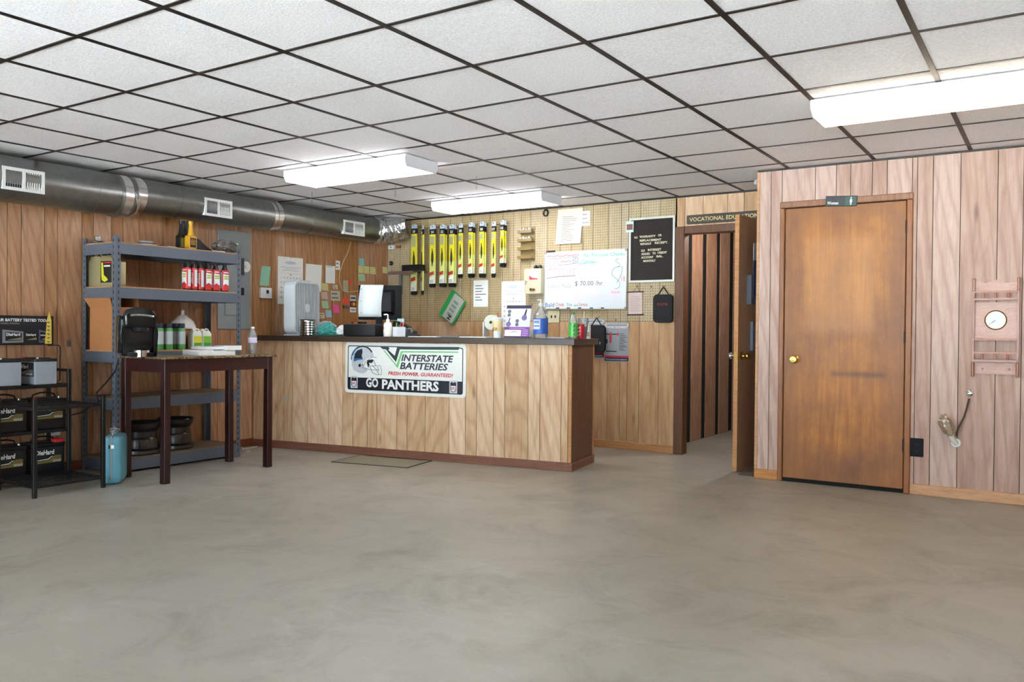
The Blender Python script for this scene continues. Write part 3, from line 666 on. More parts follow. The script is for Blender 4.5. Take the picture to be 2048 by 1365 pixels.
tag(ob('plastic_bag', b, glassy('smoky_film', (150, 146, 142), 0.22, 0.95, 0.3), None, False, loc=q), 'crumpled clear plastic bag of parts on the top shelf', 'bag')
q = onshelf(436, 0, 0.02); tag(ob('card_slip', B().box(-0.02, 0.02, -0.055, 0.055, 0, 0.004), PAPER, None, loc=q), 'thin white card slip under the clear plastic bag', 'card')
# --- second shelf: gold jugs, red bottles, black pack
GOLD = pl((176, 168, 128), 0.28, 0.55)
def jug(label, xy, rz):
    t = thing('oil_jug', label, 'jug', (xy[0], xy[1], SHZ[1]+0.0005), rz, 'gold oil jugs'); t.scale = (0.8, 0.9, 0.98)
    ob('body', B().prism([(-0.095, 0), (0.095, 0), (0.10, 0.02), (0.10, 0.20), (0.06, 0.245), (-0.07, 0.245), (-0.10, 0.21), (-0.10, 0.02)], -0.065, 0.065).bev(0.014, 2), GOLD, t, True)
    ob('handle', B().tube([(-0.02, 0, 0.24), (0.02, 0, 0.285), (0.075, 0, 0.27), (0.09, 0, 0.215)], 0.013, 10), GOLD, t, True)
    ob('cap', B().lathe([(0.022, 0.243), (0.022, 0.27), (0.001, 0.27)], 16, (-0.055, 0, 0)), BLACK, t, True)
    lb = ob('label', B().box(-0.08, 0.08, -0.0665, -0.064, 0.03, 0.20), BLACKM, t)
    ob('label_swoosh', B().prism([(-0.07, 0.19), (-0.045, 0.19), (-0.03, 0.09), (0.01, 0.07), (0.03, 0.05), (-0.02, 0.036), (-0.06, 0.05), (-0.065, 0.08)], -0.0675, -0.066), pl((220, 214, 40), 0.4), lb)
    ob('label_stripe', B().box(-0.03, 0.075, -0.0675, -0.066, 0.182, 0.192), RED, lb)
    ob('label_title', B().box(-0.03, 0.06, -0.0675, -0.066, 0.155, 0.168), WHITE, lb)
    return t
jug('gold oil jug with black label behind the front shelf post, second shelf', (-2.630, 0.550), 0.10)
jug('gold oil jug at the far left end of the second shelf, label hidden', (-2.800, 0.560), PI+0.1)
RB = pl((206, 42, 44), 0.35); RBL = pl((222, 226, 228), 0.5)
def redb(label, p, rz):
    t = thing('fluid_bottle', label, 'bottle', p, rz, 'red fluid bottles on the second shelf')
    ob('body', B().prismz([(x*1.0, y) for x, y in rrect(0.064, 0.050, 0.018, 4)], 0.008, 0.185).bev(0.003, 1), RB, t, True)
    ob('base', B().prismz(rrect(0.062, 0.048, 0.018, 4), 0, 0.009), BLACKM, t)
    ob('shoulder', B().lathe([(0.026, 0.183), (0.025, 0.192), (0.019, 0.212), (0.017, 0.218), (0.001, 0.218)], 20), BLACK, t, True)
    ob('cap', B().lathe([(0.017, 0.217), (0.017, 0.236), (0.001, 0.236)], 14), BLACKM, t, True)
    lb = ob('label', B().prism([(-0.024, 0.055), (0.0, 0.068), (0.024, 0.050), (0.024, 0.145), (-0.024, 0.152)], -0.0262, -0.0245), RBL, t)
    for k in range(2): ob('label_print', B().box(-0.016, 0.021, -0.0272, -0.026, 0.105+k*0.018, 0.117+k*0.018), pl((170, 182, 40), 0.5), lb)
    ob('side_label', B().box(-0.0328, -0.0315, -0.014, 0.014, 0.03, 0.17).box(0.0315, 0.0328, -0.014, 0.014, 0.03, 0.17), RBL, t); ob('brand_stripe', B().box(-0.02, 0.02, -0.0258, -0.0245, 0.16, 0.168), RBL, t)
    return t
for lab, px, dep, rz in (('red bottle with black cap farthest left in the second shelf row', 373, 0.05, 0.12), ('second red bottle from the left in the second shelf row', 386, 0.05, 0.12), ('third red bottle from the left in the second shelf row', 399, 0.05, 0.15),
        ('fourth red bottle from the left in the second shelf row', 415, 0.05, 1.35), ('fifth red bottle from the left in the second shelf row', 431, 0.05, 1.35), ('red bottle farthest right in the second shelf row', 449, 0.045, 1.35)):
    redb(lab, onshelf(px, 1, dep), rz)
# --- third shelf: open carton, spray cans, funnel, jugs
q = Vector((-2.68, 0.615, SHZ[2]+0.0005)); t = thing('cardboard_box', 'tall open brown cardboard carton at the left end of the third shelf', 'box', q, 0.0)
w, d, h, k = 0.155, 0.13, 0.335, 0.004
for nm, b in (('panel', B().box(-w, w, -d, -d+k, 0, h)), ('panel', B().box(-w, w, d-k, d, 0, h)), ('panel', B().box(-w, -w+k, -d+k, d-k, 0, h)), ('panel', B().box(w-k, w, -d+k, d-k, 0, h)), ('bottom', B().box(-w+k, w-k, -d+k, d-k, 0, k))): ob(nm, b, CARD, t)
ob('flap', B().prism([(-w, h), (w, h), (w+0.01, h+0.075), (-w-0.035, h+0.078)], -0.002, 0.002).tf(Matrix.Translation((0, -d, 0)) @ Matrix.Translation((0, 0, h)) @ Matrix.Rotation(math.radians(22), 4, 'X') @ Matrix.Translation((0, 0, -h))), CARD, t)
ob('flap', B().prism([(-w+0.02, h), (w-0.05, h), (w-0.06, h+0.09), (-w+0.02, h+0.09)], -0.002, 0.002).tf(Matrix.Translation((0, d-0.004, 0))), CARD, t)
GRN = pl((86, 160, 84), 0.3); GRL = pl((190, 198, 200), 0.4)
def spray(label, p):
    t = thing('spray_can', label, 'can', p, group='green spray cans on the third shelf')
    ob('body', B().lathe([(0.001, 0.0), (0.030, 0.0), (0.032, 0.004), (0.032, 0.165), (0.026, 0.178), (0.024, 0.18)], 20), GRN, t, True)
    ob('label', B().cyl((0, 0, 0.045), (0, 0, 0.15), 0.0326, seg=20, caps=False), GRL, t, True)
    ob('cap', B().lathe([(0.027, 0.176), (0.027, 0.212), (0.024, 0.216), (0.001, 0.216)], 18), NAVY, t, True); return t
for lab, px, dep in (('green spray can nearest to the coffee maker on the third shelf', 319, 0.05), ('second green spray can from the coffee maker', 328, 0.125), ('third green spray can from the coffee maker', 337.5, 0.05), ('fourth green spray can from the coffee maker', 351, 0.125), ('green spray can farthest from the coffee maker', 363, 0.05)):
    spray(lab, onshelf(px, 2, dep))
q = onshelf(372, 2, 0.24); t = thing('funnel', 'white plastic funnel standing mouth down behind the spray cans', 'funnel', q)
ob('carton', B().box(-0.09, 0.09, -0.12, 0.08, 0, 0.17), CARD, t)
ob('cone', B().lathe([(0.105, 0.171), (0.105, 0.195), (0.085, 0.235), (0.03, 0.285), (0.014, 0.29), (0.012, 0.33), (0.001, 0.33)], 28, (0, -0.03, 0)), pl((226, 220, 214), 0.4), t, True)
JW = pl((226, 226, 214), 0.4)
def whitejug(label, px, dep, c):
    t = thing('jug', label, 'jug', onshelf(px, 2, dep), PI/2-0.1, 'white jugs on the third shelf'); t.scale = (0.74, 1, 1)
    ob('body', B().prism([(-0.055, 0), (0.055, 0), (0.055, 0.125), (0.035, 0.155), (-0.05, 0.155), (-0.055, 0.14)], -0.045, 0.045).bev(0.008, 2), JW, t, True)
    ob('cap', B().lathe([(0.02, 0.152), (0.02, 0.172), (0.001, 0.172)], 14, (-0.025, 0, 0)), JW, t, True)
    ob('handle', B().tube([(0.0, 0, 0.152), (0.02, 0, 0.172), (0.045, 0, 0.165), (0.052, 0, 0.12)], 0.008, 8), JW, t, True)
    lb = ob('label', B().box(-0.046, 0.046, -0.0465, -0.044, 0.02, 0.11), c, t); ob('label_band', B().box(-0.046, 0.046, -0.0475, -0.046, 0.03, 0.055), pl((70, 150, 60), 0.5), lb); return t
whitejug('white jug with yellow label, left of the pair on the third shelf', 390, 0.06, pl((214, 206, 40), 0.5)); whitejug('white jug with green label, right of the pair on the third shelf', 409, 0.06, pl((128, 184, 60), 0.5))
# --- bottom shelf: bare steel wheels
def rim(label, px, dep):
    t = thing('wheel_rim', label, 'wheel rim', onshelf(px, 4, dep), group='bare steel wheel rims'); t.scale = (0.83, 0.83, 1.06)
    R = pl((74, 70, 68), 0.28, 0.85)
    ob('barrel', B().lathe([(0.17, 0.0), (0.178, 0.008), (0.174, 0.03), (0.152, 0.045), (0.150, 0.11), (0.138, 0.125), (0.138, 0.17), (0.160, 0.195), (0.172, 0.21), (0.178, 0.232), (0.172, 0.24), (0.160, 0.22), (0.13, 0.17), (0.142, 0.03), (0.17, 0.0)], 40, caps=False), R, t, True)
    ob('disc', B().lathe([(0.139, 0.10), (0.10, 0.13), (0.05, 0.12), (0.03, 0.12), (0.03, 0.115), (0.139, 0.09)], 32, caps=False), R, t, True)
rim('black steel wheel rim on the bottom shelf, left of the two', 284, 0.17); rim('black steel wheel rim on the bottom shelf, right of the two', 352, 0.22)

# ================================================================ TALL TABLE WITH GRANITE TOP
TX0, TX1, TY0, TY1, TZ = -2.335, -1.80, 0.44, 1.425, 0.918
tb_ = thing('bar_table', 'tall dark mahogany table with a speckled granite top', 'table', ((TX0+TX1)/2, (TY0+TY1)/2, 0))
hx, hy = (TX1-TX0)/2, (TY1-TY0)/2
ob('table_top', B().box(-hx-0.015, hx+0.015, -hy-0.025, hy+0.03, TZ-0.018, TZ).bev(0.004, 2), GRANITE, tb_)
for sx in (-1, 1):
    for sy in (-1, 1):
        b = B().box(sx*(hx-0.025)-0.025, sx*(hx-0.025)+0.025, sy*(hy-0.025)-0.025, sy*(hy-0.025)+0.025, 0, TZ-0.0185)
        for v in b.m.verts:
            if v.co.z < 0.1: v.co.x -= sx*0.008*(1 if v.co.x*sx < (hx-0.025) else 0); v.co.y -= 0
        ob('leg', b.bev(0.003, 1), W_DARK, tb_)
for s in (-1, 1):
    ob('apron', B().box(s*(hx-0.012)-0.010, s*(hx-0.012)+0.010, -hy+0.05, hy-0.05, TZ-0.115, TZ-0.0185), W_DARK, tb_)
    ob('apron', B().box(-hx+0.05, hx-0.05, s*(hy-0.012)-0.010, s*(hy-0.012)+0.010, TZ-0.115, TZ-0.0185), W_DARK, tb_)
def ontable(px, dep): p = onx(px, 700, TX1-dep); return Vector((p.x, p.y, TZ+0.0006))
# coffee maker
t = thing('coffee_maker', 'black single cup coffee maker on the granite table', 'coffee maker', ontable(277, 0.22), PI/2-0.45); t.scale = (1.1, 1.1, 1.1)
SH = pl((12, 12, 14), 0.15)
ob('body', B().prism([(-0.10, 0.0), (0.085, 0.0), (0.095, 0.12), (0.10, 0.20), (0.10, 0.26), (-0.112, 0.26), (-0.108, 0.12)], 0.0, 0.13).bev(0.02, 3), SH, t, True)
ob('head', B().prism([(-0.095, 0.19), (0.095, 0.19), (0.10, 0.27), (0.075, 0.305), (-0.02, 0.325), (-0.085, 0.305), (-0.10, 0.27)], -0.115, 0.06).bev(0.018, 3), SH, t, True)
ob('brew_spout', B().lathe([(0.001, 0.165), (0.04, 0.165), (0.05, 0.2)], 20, (0.005, -0.06, 0), caps=True), BLACK, t, True)
ob('water_tank', B().box(-0.128, -0.10, 0.0, 0.13, 0.02, 0.27).bev(0.012, 2), pl((26, 28, 30), 0.08), t, True)
ob('handle_bar', B().tube([(-0.06, -0.11, 0.268), (-0.03, -0.122, 0.272), (0.03, -0.124, 0.270), (0.075, -0.108, 0.262)], 0.009, 8), CHROME, t, True)
ob('drip_tray', B().box(-0.075, 0.075, -0.105, 0.01, 0, 0.028).bev(0.006, 2), BLACK, t, True)
ob('tray_front', B().lathe([(0.001, 0.0), (0.05, 0.0), (0.05, 0.042), (0.001, 0.042)], 24, (0.01, -0.062, 0)), CHROME, t, True)
ob('back_shell', B().prism([(0.085, 0.0), (0.112, 0.0), (0.118, 0.15), (0.11, 0.25), (0.095, 0.25)], -0.02, 0.125).bev(0.008, 2), SH, t, True)
# magazines and boxes on the table
def mag(label, px, dep, z, w, d, h, c, rz=0.0):
    q = ontable(px, dep); q.z += z; t = thing('booklet', label, 'booklet', q, PI/2+rz, 'booklets on the granite table')
    ob('pages', B().box(-w/2, w/2, -d/2, d/2, 0.0008, h), PAPER, t); ob('cover', B().box(-w/2-0.001, w/2+0.001, -d/2-0.001, d/2, h, h+0.0012), c, t); ob('back_cover', B().box(-w/2-0.001, w/2+0.001, -d/2-0.001, d/2, 0, 0.0008), c, t)
mag('red and blue booklet at the left of the booklet pile on the granite table', 396, 0.22, 0, 0.13, 0.2, 0.042, pl((176, 90, 104), 0.4))
mag('thick white booklet at the base of the booklet pile on the granite table', 433, 0.2, 0, 0.20, 0.2, 0.036, pl((226, 228, 236), 0.4))
mag('light blue booklet lying across the booklet pile', 416, 0.22, 0.0435, 0.17, 0.18, 0.022, pl((150, 182, 206), 0.4), 0.1)
mag('dark topped booklet on the right of the booklet pile', 456, 0.18, 0.0375, 0.13, 0.18, 0.036, pl((60, 74, 96), 0.4), -0.1)
def pet(name, label, p, h, r, water=True, capc=WHITE, labc=None):
    t = thing(name, label, 'bottle', p)
    ob('body', B().lathe([(0.001, 0.004), (r*0.8, 0.0), (r, 0.01), (r, h*0.2), (r*0.9, h*0.28), (r, h*0.36), (r, h*0.62), (r*0.75, h*0.78), (r*0.4, h*0.9), (r*0.4, h*0.93)], 24), CLEAR, t, True)
    ob('label', B().cyl((0, 0, h*0.40), (0, 0, h*0.60), r*1.01, seg=24, caps=False), labc or pl((206, 196, 226), 0.4), t, True)
    ob('cap', B().lathe([(r*0.44, h*0.93), (r*0.44, h), (0.001, h)], 16), capc, t, True); return t
pet('water_bottle', 'clear water bottle standing at the right end of the granite table', ontable(505, 0.30), 0.225, 0.036)

# ================================================================ BLUE CASE, POWER CORDS
n1 = math.atan2(-0.66, 0.75)
q = onz(240, 967, 0); cs = thing('hard_case', 'blue hard shell case standing on the floor beside the rack', 'case', (q.x-0.091, q.y+0.018, 0), n1+PI/2)
CB = pl((104, 172, 192), 0.35)
b = B().box(-0.062, 0.062, -0.145, 0.145, 0.002, 0.35).bev(0.045, 4)
ob('shell', b, CB, cs, True)
ob('metal_band', B().box(-0.008, 0.008, -0.1475, 0.1475, 0.03, 0.3525).bev(0.004, 1), pl((170, 172, 170), 0.35, 0.7), cs)
ob('latch', B().box(-0.018, 0.018, -0.151, -0.146, 0.26, 0.285), CHROME, cs)
ob('carry_handle', B().tube([(0, -0.09, 0.345), (0, -0.085, 0.372), (0, 0.0, 0.378), (0, 0.06, 0.372), (0, 0.07, 0.345)], 0.007, 8), pl((190, 196, 198), 0.4), cs, True)
ob('cable_loops', B().tube([(0.02*math.sin(a*2.3), -0.02+0.08*math.cos(a), 0.362+0.008*math.sin(a*3)+0.002*a) for a in [k*0.35 for k in range(46)]], 0.0035, 6), pl((190, 196, 198), 0.4), cs, True)
c0 = Vector((TX0-0.03, TY0-0.03, 0.80))
tag(ob('power_cord', B().tube([(TX0-0.02, TY0-0.01, TZ-0.03), (TX0-0.03, TY0-0.03, 0.80), (-2.30, 0.30, 0.72), (-2.22, 0.18, 0.655), (-2.10, 0.12, 0.612), (-2.13, 0.15, 0.60), (-2.30, 0.17, 0.545), (-2.42, 0.18, 0.50), (-2.60, 0.20, 0.47), (-2.86, 0.25, 0.45)], 0.006, 8), BLACK, None, True), 'black power cord running from the granite table over the battery rack', 'cord')
pts = [onz(480, 893, 0.004), onz(492, 900, 0.004), onz(500, 903, 0.004), onz(490, 904, 0.004), onz(484, 899, 0.004), onz(505, 896, 0.004), onz(514, 893, 0.004)]
tag(ob('white_cable', B().tube(pts, 0.004, 6), WHITE, None, True), 'thin white cable on the floor by the left baseboard and counter', 'cable')

# ================================================================ BATTERY RACK
RXF, RXM, RXR, RY0, RY1 = -2.045, -2.52, -2.80, -0.345, 0.125
rk = thing('display_rack', 'black metal stepped display rack full of car batteries at the left edge', 'rack', (RXM, (RY0+RY1)/2, 0))
ro = Vector((RXM, (RY0+RY1)/2, 0)); FR = pl((16, 16, 17), 0.4, name='black_rack_paint')
def rbx(name, x0, x1, y0, y1, z0, z1, par=None): return ob(name, B().box(x0-ro.x, x1-ro.x, y0-ro.y, y1-ro.y, z0, z1).bev(0.002, 1), FR, par or rk)
q = 0.0125
for x, y, z in ((RXF, RY0, 0.655), (RXF, RY1, 0.65), (RXM, RY0, 0.64), (RXM, RY1+0.02, 0.82), (RXR, RY1+0.02, 0.82), (RXR, RY0-0.15, 0.82), (RXM, RY0-0.17, 0.82)):
    rbx('post', x-q, x+q, y-q, y+q, 0, z)
def frame(x0, x1, y0, y1, z, n, nm='slat', s=0.009):
    rbx('rail', x0, x1, y0-s, y0+s, z-s, z+s); rbx('rail', x0, x1, y1-s, y1+s, z-s, z+s); rbx('rail', x0-s, x0+s, y0, y1, z-s, z+s); rbx('rail', x1-s, x1+s, y0, y1, z-s, z+s)
    for k in range(1, n): x = x0+(x1-x0)*k/n; rbx(nm, x-0.014, x+0.014, y0, y1, z-0.004, z+0.004)
frame(RXM, RXF, RY0, RY1, 0.072, 6); frame(RXM, RXF, RY0, RY1, 0.583, 4)
for z in (0.055, 0.375, 0.70): frame(RXR, RXM-0.01, RY0-0.16, RY1+0.02, z, 3, s=0.012)
rbx('rail', RXR, RXM, RY1+0.008, RY1+0.03, 0.80, 0.82)
def battery(label, x, y, z, l, d, h, rz, body, top, style):
    t = thing('car_battery', label, 'battery', (x, y, z+0.001), rz, 'car batteries on the display rack')
    ob('case', B().box(-l/2, l/2, -d/2, d/2, 0, h*0.86).bev(0.004, 1), body, t)
    ob('lid', B().box(-l/2-0.003, l/2+0.003, -d/2-0.003, d/2+0.003, h*0.86, h*0.97).bev(0.004, 1).box(-l/2+0.03, l/2-0.03, -d/2+0.045, d/2-0.03, h*0.97, h), top, t)
    for sx, c in ((-0.36, RED), (0.36, BLACK)): ob('terminal', B().lathe([(0.010, h*0.97), (0.008, h*1.02), (0.001, h*1.02)], 12, (sx*l, -d*0.28, 0)), pl((190, 190, 186), 0.3, 0.9) if c is BLACK else RED, t, True)
    if style != 'silver' or True:
        lw, z0, z1 = (l*0.86, h*0.30, h*0.82)
        lb = ob('label', B().box(-lw/2, lw/2, -d/2-0.0012, -d/2+0.0005, z0, z1), BLACKM, t); yy = -d/2-0.0018
        txt('DieHard', lb, -lw*0.46, z0+(z1-z0)*0.58, (z1-z0)*0.28, WHITE, y=yy, w=lw*0.66, bold=0.04, shear=0.08)
        ob('label_band', B().prism([(-lw*0.46, z0+0.006), (lw*0.46, z0+0.006), (lw*0.46, z0+(z1-z0)*0.48), (lw*0.22, z0+(z1-z0)*0.50), (lw*0.02, z0+(z1-z0)*0.22), (-lw*0.46, z0+(z1-z0)*0.16)], yy, -d/2-0.001), pl((128, 106, 52), 0.4) if style == 'gold' else pl((120, 122, 126), 0.4), lb)
        ob('label_line', B().prism([(-lw*0.46, z0+(z1-z0)*0.22), (lw*0.0, z0+(z1-z0)*0.26), (lw*0.1, z0+(z1-z0)*0.40), (lw*0.18, z0+(z1-z0)*0.42), (lw*0.1, z0+(z1-z0)*0.45), (-lw*0.02, z0+(z1-z0)*0.31), (-lw*0.46, z0+(z1-z0)*0.26)], yy-0.0004, yy), WHITE, lb)
        txt('GOLD' if style == 'gold' else 'PLATINUM', lb, lw*0.44, z0+(z1-z0)*0.10, (z1-z0)*0.13, WHITE, y=yy-0.0004, align='RIGHT', bold=0.02)
    if style == 'gold': ob('carry_strap', B().tube([(-l*0.36, 0, h*0.97), (-l*0.30, 0, h*1.09), (-l*0.1, 0, h*1.15), (l*0.12, 0, h*1.15), (l*0.32, 0, h*1.09), (l*0.37, 0, h*0.97)], 0.006, 8), BLACK, t, True)
    return t
BB = pl((20, 20, 21), 0.4); GB = pl((158, 164, 172), 0.45)
battery('black battery on the lowest rack tier at right, red terminal cover', -2.635, 0.012, 0.068, 0.235, 0.175, 0.225, PI/2, BB, BB, 'gold')
ob('terminal_cover', B().box(0.045, 0.115, -0.088, -0.03, 0.21, 0.24).bev(0.004, 1), RED, bpy.data.objects['car_battery'])
battery('black battery on the lowest rack tier at left, cut by the frame edge', -2.635, -0.260, 0.068, 0.235, 0.175, 0.225, PI/2, BB, BB, 'gold')
battery('black strapped battery on the middle rack tier at right', -2.635, 0.020, 0.388, 0.24, 0.175, 0.225, PI/2, BB, BB, 'gold')
battery('black strapped battery on the middle rack tier at left, cut by the frame edge', -2.635, -0.262, 0.388, 0.24, 0.175, 0.225, PI/2, BB, BB, 'gold')
battery('light grey battery on the top rack tier at right', -2.66, -0.018, 0.713, 0.27, 0.155, 0.19, 0.0, GB, pl((30, 30, 32), 0.4), 'silver')
battery('light grey battery on the top rack tier at left, cut by the frame edge', -2.66, -0.266, 0.713, 0.27, 0.155, 0.19, 0.0, GB, pl((30, 30, 32), 0.4), 'silver')
# sign board over the rack
sb = thing('rack_sign', 'black battery test sign board with yellow paper edge above the rack', 'sign', (-2.785, -0.10, 1.10), PI/2)
w, h = 0.545, 0.215; 
ob('board', B().box(-w/2, w/2, 0.0, 0.012, -h/2, h/2), BLACK, sb)
pr = ob('poster', B().box(-w/2+0.006, w/2-0.012, -0.0012, 0.0, -h/2+0.01, h/2-0.006), pl((30, 28, 34), 0.35), sb)
txt('YOUR BATTERY TESTED TODAY', pr, w/2-0.018, h/2-0.042, 0.020, WHITE, y=-0.0018, w=0.415, bold=0.035, shear=0.1, align='RIGHT')
txt('DEPENDABLE. DURABLE. POWERFUL.', pr, -w/2+0.08, h/2-0.062, 0.010, pl((170, 150, 120), 0.5), y=-0.0018, w=0.22, shear=0.1)
for cx, c, ww in ((-0.02, (126, 128, 132), 0.145), (0.105, (22, 22, 24), 0.105), (0.195, (96, 92, 120), 0.06)):
    zb_ = -h/2+0.016
    ob('pictured_battery', B().prism([(cx-ww/2, zb_), (cx+ww/2, zb_+0.003), (cx+ww/2, zb_+0.083), (cx-ww/2, zb_+0.098)], -0.0022, -0.0013), pl(c, 0.4), pr)
    ob('pictured_label', B().prism([(cx-ww*0.36, zb_+0.015), (cx+ww*0.42, zb_+0.018), (cx+ww*0.42, zb_+0.072), (cx-ww*0.36, zb_+0.08)], -0.0028, -0.0022), BLACK, pr)
    txt('DieHard', pr, cx-ww*0.32, zb_+0.052, 0.017*ww/0.14+0.003, WHITE, y=-0.0032, w=ww*0.66, bold=0.04)
    ob('pictured_band', B().prism([(cx-ww*0.3, zb_+0.022), (cx+ww*0.4, zb_+0.022), (cx+ww*0.4, zb_+0.040), (cx, zb_+0.030)], -0.0032, -0.0028), pl((140, 128, 90), 0.4), pr)
yp = ob('price_strip', B().prism([(w/2-0.066, -h/2+0.008), (w/2-0.016, -h/2+0.008), (w/2-0.018, h/2-0.03), (w/2-0.034, h/2+0.032), (w/2-0.05, h/2-0.02)], -0.006, -0.0035), pl((220, 190, 80), 0.6), sb)
for k in range(6): ob('printed_mark', B().box(w/2-0.052, w/2-0.028, -0.0068, -0.006, -h/2+0.022+k*0.029, -h/2+0.027+k*0.029).box(w/2-0.042, w/2-0.037, -0.0068, -0.006, -h/2+0.014+k*0.029, -h/2+0.022+k*0.029), pl((90, 70, 30), 0.6), yp)
ob('bracket_arm', B().tube([(w/2-0.04, 0.006, -h/2-0.004), (w/2+0.045, 0.006, -h/2-0.004), (w/2+0.055, 0.006, -h/2-0.02), (w/2+0.052, 0.006, -h/2-0.27), (w/2-0.0, 0.006, -0.40)], 0.005, 8), BLACK, sb, True)
# wall light switch box and low outlet behind the rack
def outlet(name, label, wall, r_, plate, slot, n=2, off=0.0005, group=None):
    pos, rz, w, h = rect(wall, *r_, off); t = thing(name, label, 'outlet', pos, rz, group)
    ob('plate', B().prism(rrect(w, h, 0.004, 2), -0.006, 0).bev(0.0015, 1), plate, t)
    for k in range(n):
        z = (k-(n-1)/2)*h*0.36
        ob('socket', B().prism([(0.016*math.cos(a), z+0.014*math.sin(a)) for a in [i*PI/8 for i in range(16)]], -0.0075, -0.006), plate, t)
        ob('slots', B().box(-0.008, -0.005, -0.0082, -0.0074, z-0.005, z+0.006).box(0.005, 0.008, -0.0082, -0.0074, z-0.005, z+0.006).box(-0.002, 0.002, -0.0082, -0.0074, z-0.011, z-0.007), slot, t)
    return t
outlet('wall_switch', 'small metal switch box on the left wall right of the battery sign', 'L', (133, 679, 142, 694), pl((120, 116, 108), 0.4, 0.5), BLACK, 1)
outlet('wall_outlet', 'white outlet low on the left wall behind the battery rack', 'L', (90, 858, 120, 872), WHITE, DGREY, 1)
outlet('wall_outlet', 'black outlet plate low on the pink wall beside the restroom door', 'R', (1820, 877, 1847, 914), pl((22, 22, 23), 0.6, spec=0.2), BLACK)
t = outlet('wall_outlet', 'cream double switch plate under the whiteboard', 'B', (1096, 622, 1119, 646), pl((206, 196, 160), 0.5), BLACK, 0)
for s in (-1, 1): ob('toggle', B().box(s*0.022-0.006, s*0.022+0.006, -0.012, -0.006, -0.012, 0.014), BLACK, t)

# ================================================================ THINGS ON THE LEFT WALL
pos, rz, w, h = rect('L', 435, 462, 500, 659, 0.001)
ep = thing('breaker_panel', 'tall grey electrical breaker panel on the left wall behind the shelf', 'panel', pos, rz)
EG = pl((142, 150, 150), 0.5)
ob('cover', B().box(-w/2, w/2, -0.012, 0, -h/2, h/2).bev(0.003, 1), EG, ep); dr = ob('door', B().box(-w*0.30, w*0.16, -0.020, -0.012, -h*0.36, h*0.40).bev(0.003, 1), pl((150, 158, 158), 0.5), ep)
ob('door_latch', B().box(-0.03, 0.03, -0.024, -0.020, h*0.36, h*0.372), CHROME, dr)
for z in (-0.14, 0.05): 
    for s in (0, 1): ob('breaker', B().box(0.02+s*0.045, 0.055+s*0.045, -0.026, -0.020, z, z+(0.16 if z > 0 else 0.07)), BLACK, ep)
o = ob('timer_dial', B().lathe([(0.001, 0.0), (0.052, 0.0), (0.052, 0.006), (0.045, 0.008), (0.018, 0.008), (0.018, 0.02), (0.001, 0.022)], 28, axis='y'), WHITE, ep, True)
dl = onx(491, 534, XL+0.01); o.location = (dl.y-pos.y, -0.012, dl.z-pos.z)
pos, rz, w, h = rect('L', 518, 576, 540, 597, 0.0005); t = thing('thermostat', 'small white thermostat on the left wall between panel and calendar', 'thermostat', pos, rz)
ob('housing', B().prism(rrect(w, h, 0.006, 3), -0.028, 0).bev(0.003, 1), WHITE, t); ob('screen', B().box(0.0, w*0.22, -0.029, -0.028, -h*0.05, h*0.28), pl((40, 50, 80), 0.3), t)
def sheet(name, label, cat, wall, r_, c=PAPER, lines=0, skew=0.0, tilt=0.0, off=0.0008, curl=0.0, group=None, lc=PRINT, margin=0.12, head=None, z0=0.08, z1=0.9):
    pos, rz, w, h = rect(wall, *r_, off); t = thing(name, label, cat, pos, rz, group, tilt)
    b = B(); N = 6; g = []
    for k in range(N+1):
        f = k/N; z = h/2-h*f; y = -0.0008-curl*f*f; g.append((z, y))
    for sy in (0, 0.0007):
        pass
    va = [[b.m.verts.new((sx*w/2+skew*(z/h)*w, y, z)) for sx in (-1, 1)] for z, y in g]
    vb = [[b.m.verts.new((sx*w/2+skew*(z/h)*w, y+0.0006, z)) for sx in (-1, 1)] for z, y in g]
    for k in range(N):
        b.m.faces.new((va[k][0], va[k][1], va[k+1][1], va[k+1][0])); b.m.faces.new((vb[k][0], vb[k+1][0], vb[k+1][1], vb[k][1]))
        for s in (0, 1): b.m.faces.new((va[k][s], va[k+1][s], vb[k+1][s], vb[k][s]))
    b.m.faces.new((va[0][0], vb[0][0], vb[0][1], va[0][1])); b.m.faces.new((va[N][0], va[N][1], vb[N][1], vb[N][0]))
    pg = ob('sheet', b, c, t)
    rr = random.Random(int(r_[0]*7+r_[1]))
    for k in range(lines):
        f = (1-z1)+(z1-z0)*(k+0.5)/lines; z = h/2-h*f; y = -0.0008-curl*f*f-0.0006
        x0 = -w*(0.5-margin); x1 = x0+w*(1-2*margin)*rr.uniform(0.45, 1.0); th = h*(z1-z0)/lines*0.30
        ob('print_line', B().box(x0+skew*(z/h)*w, x1+skew*(z/h)*w, y, y+0.0008, z-th/2, z+th/2), lc, t)
    return t, w, h
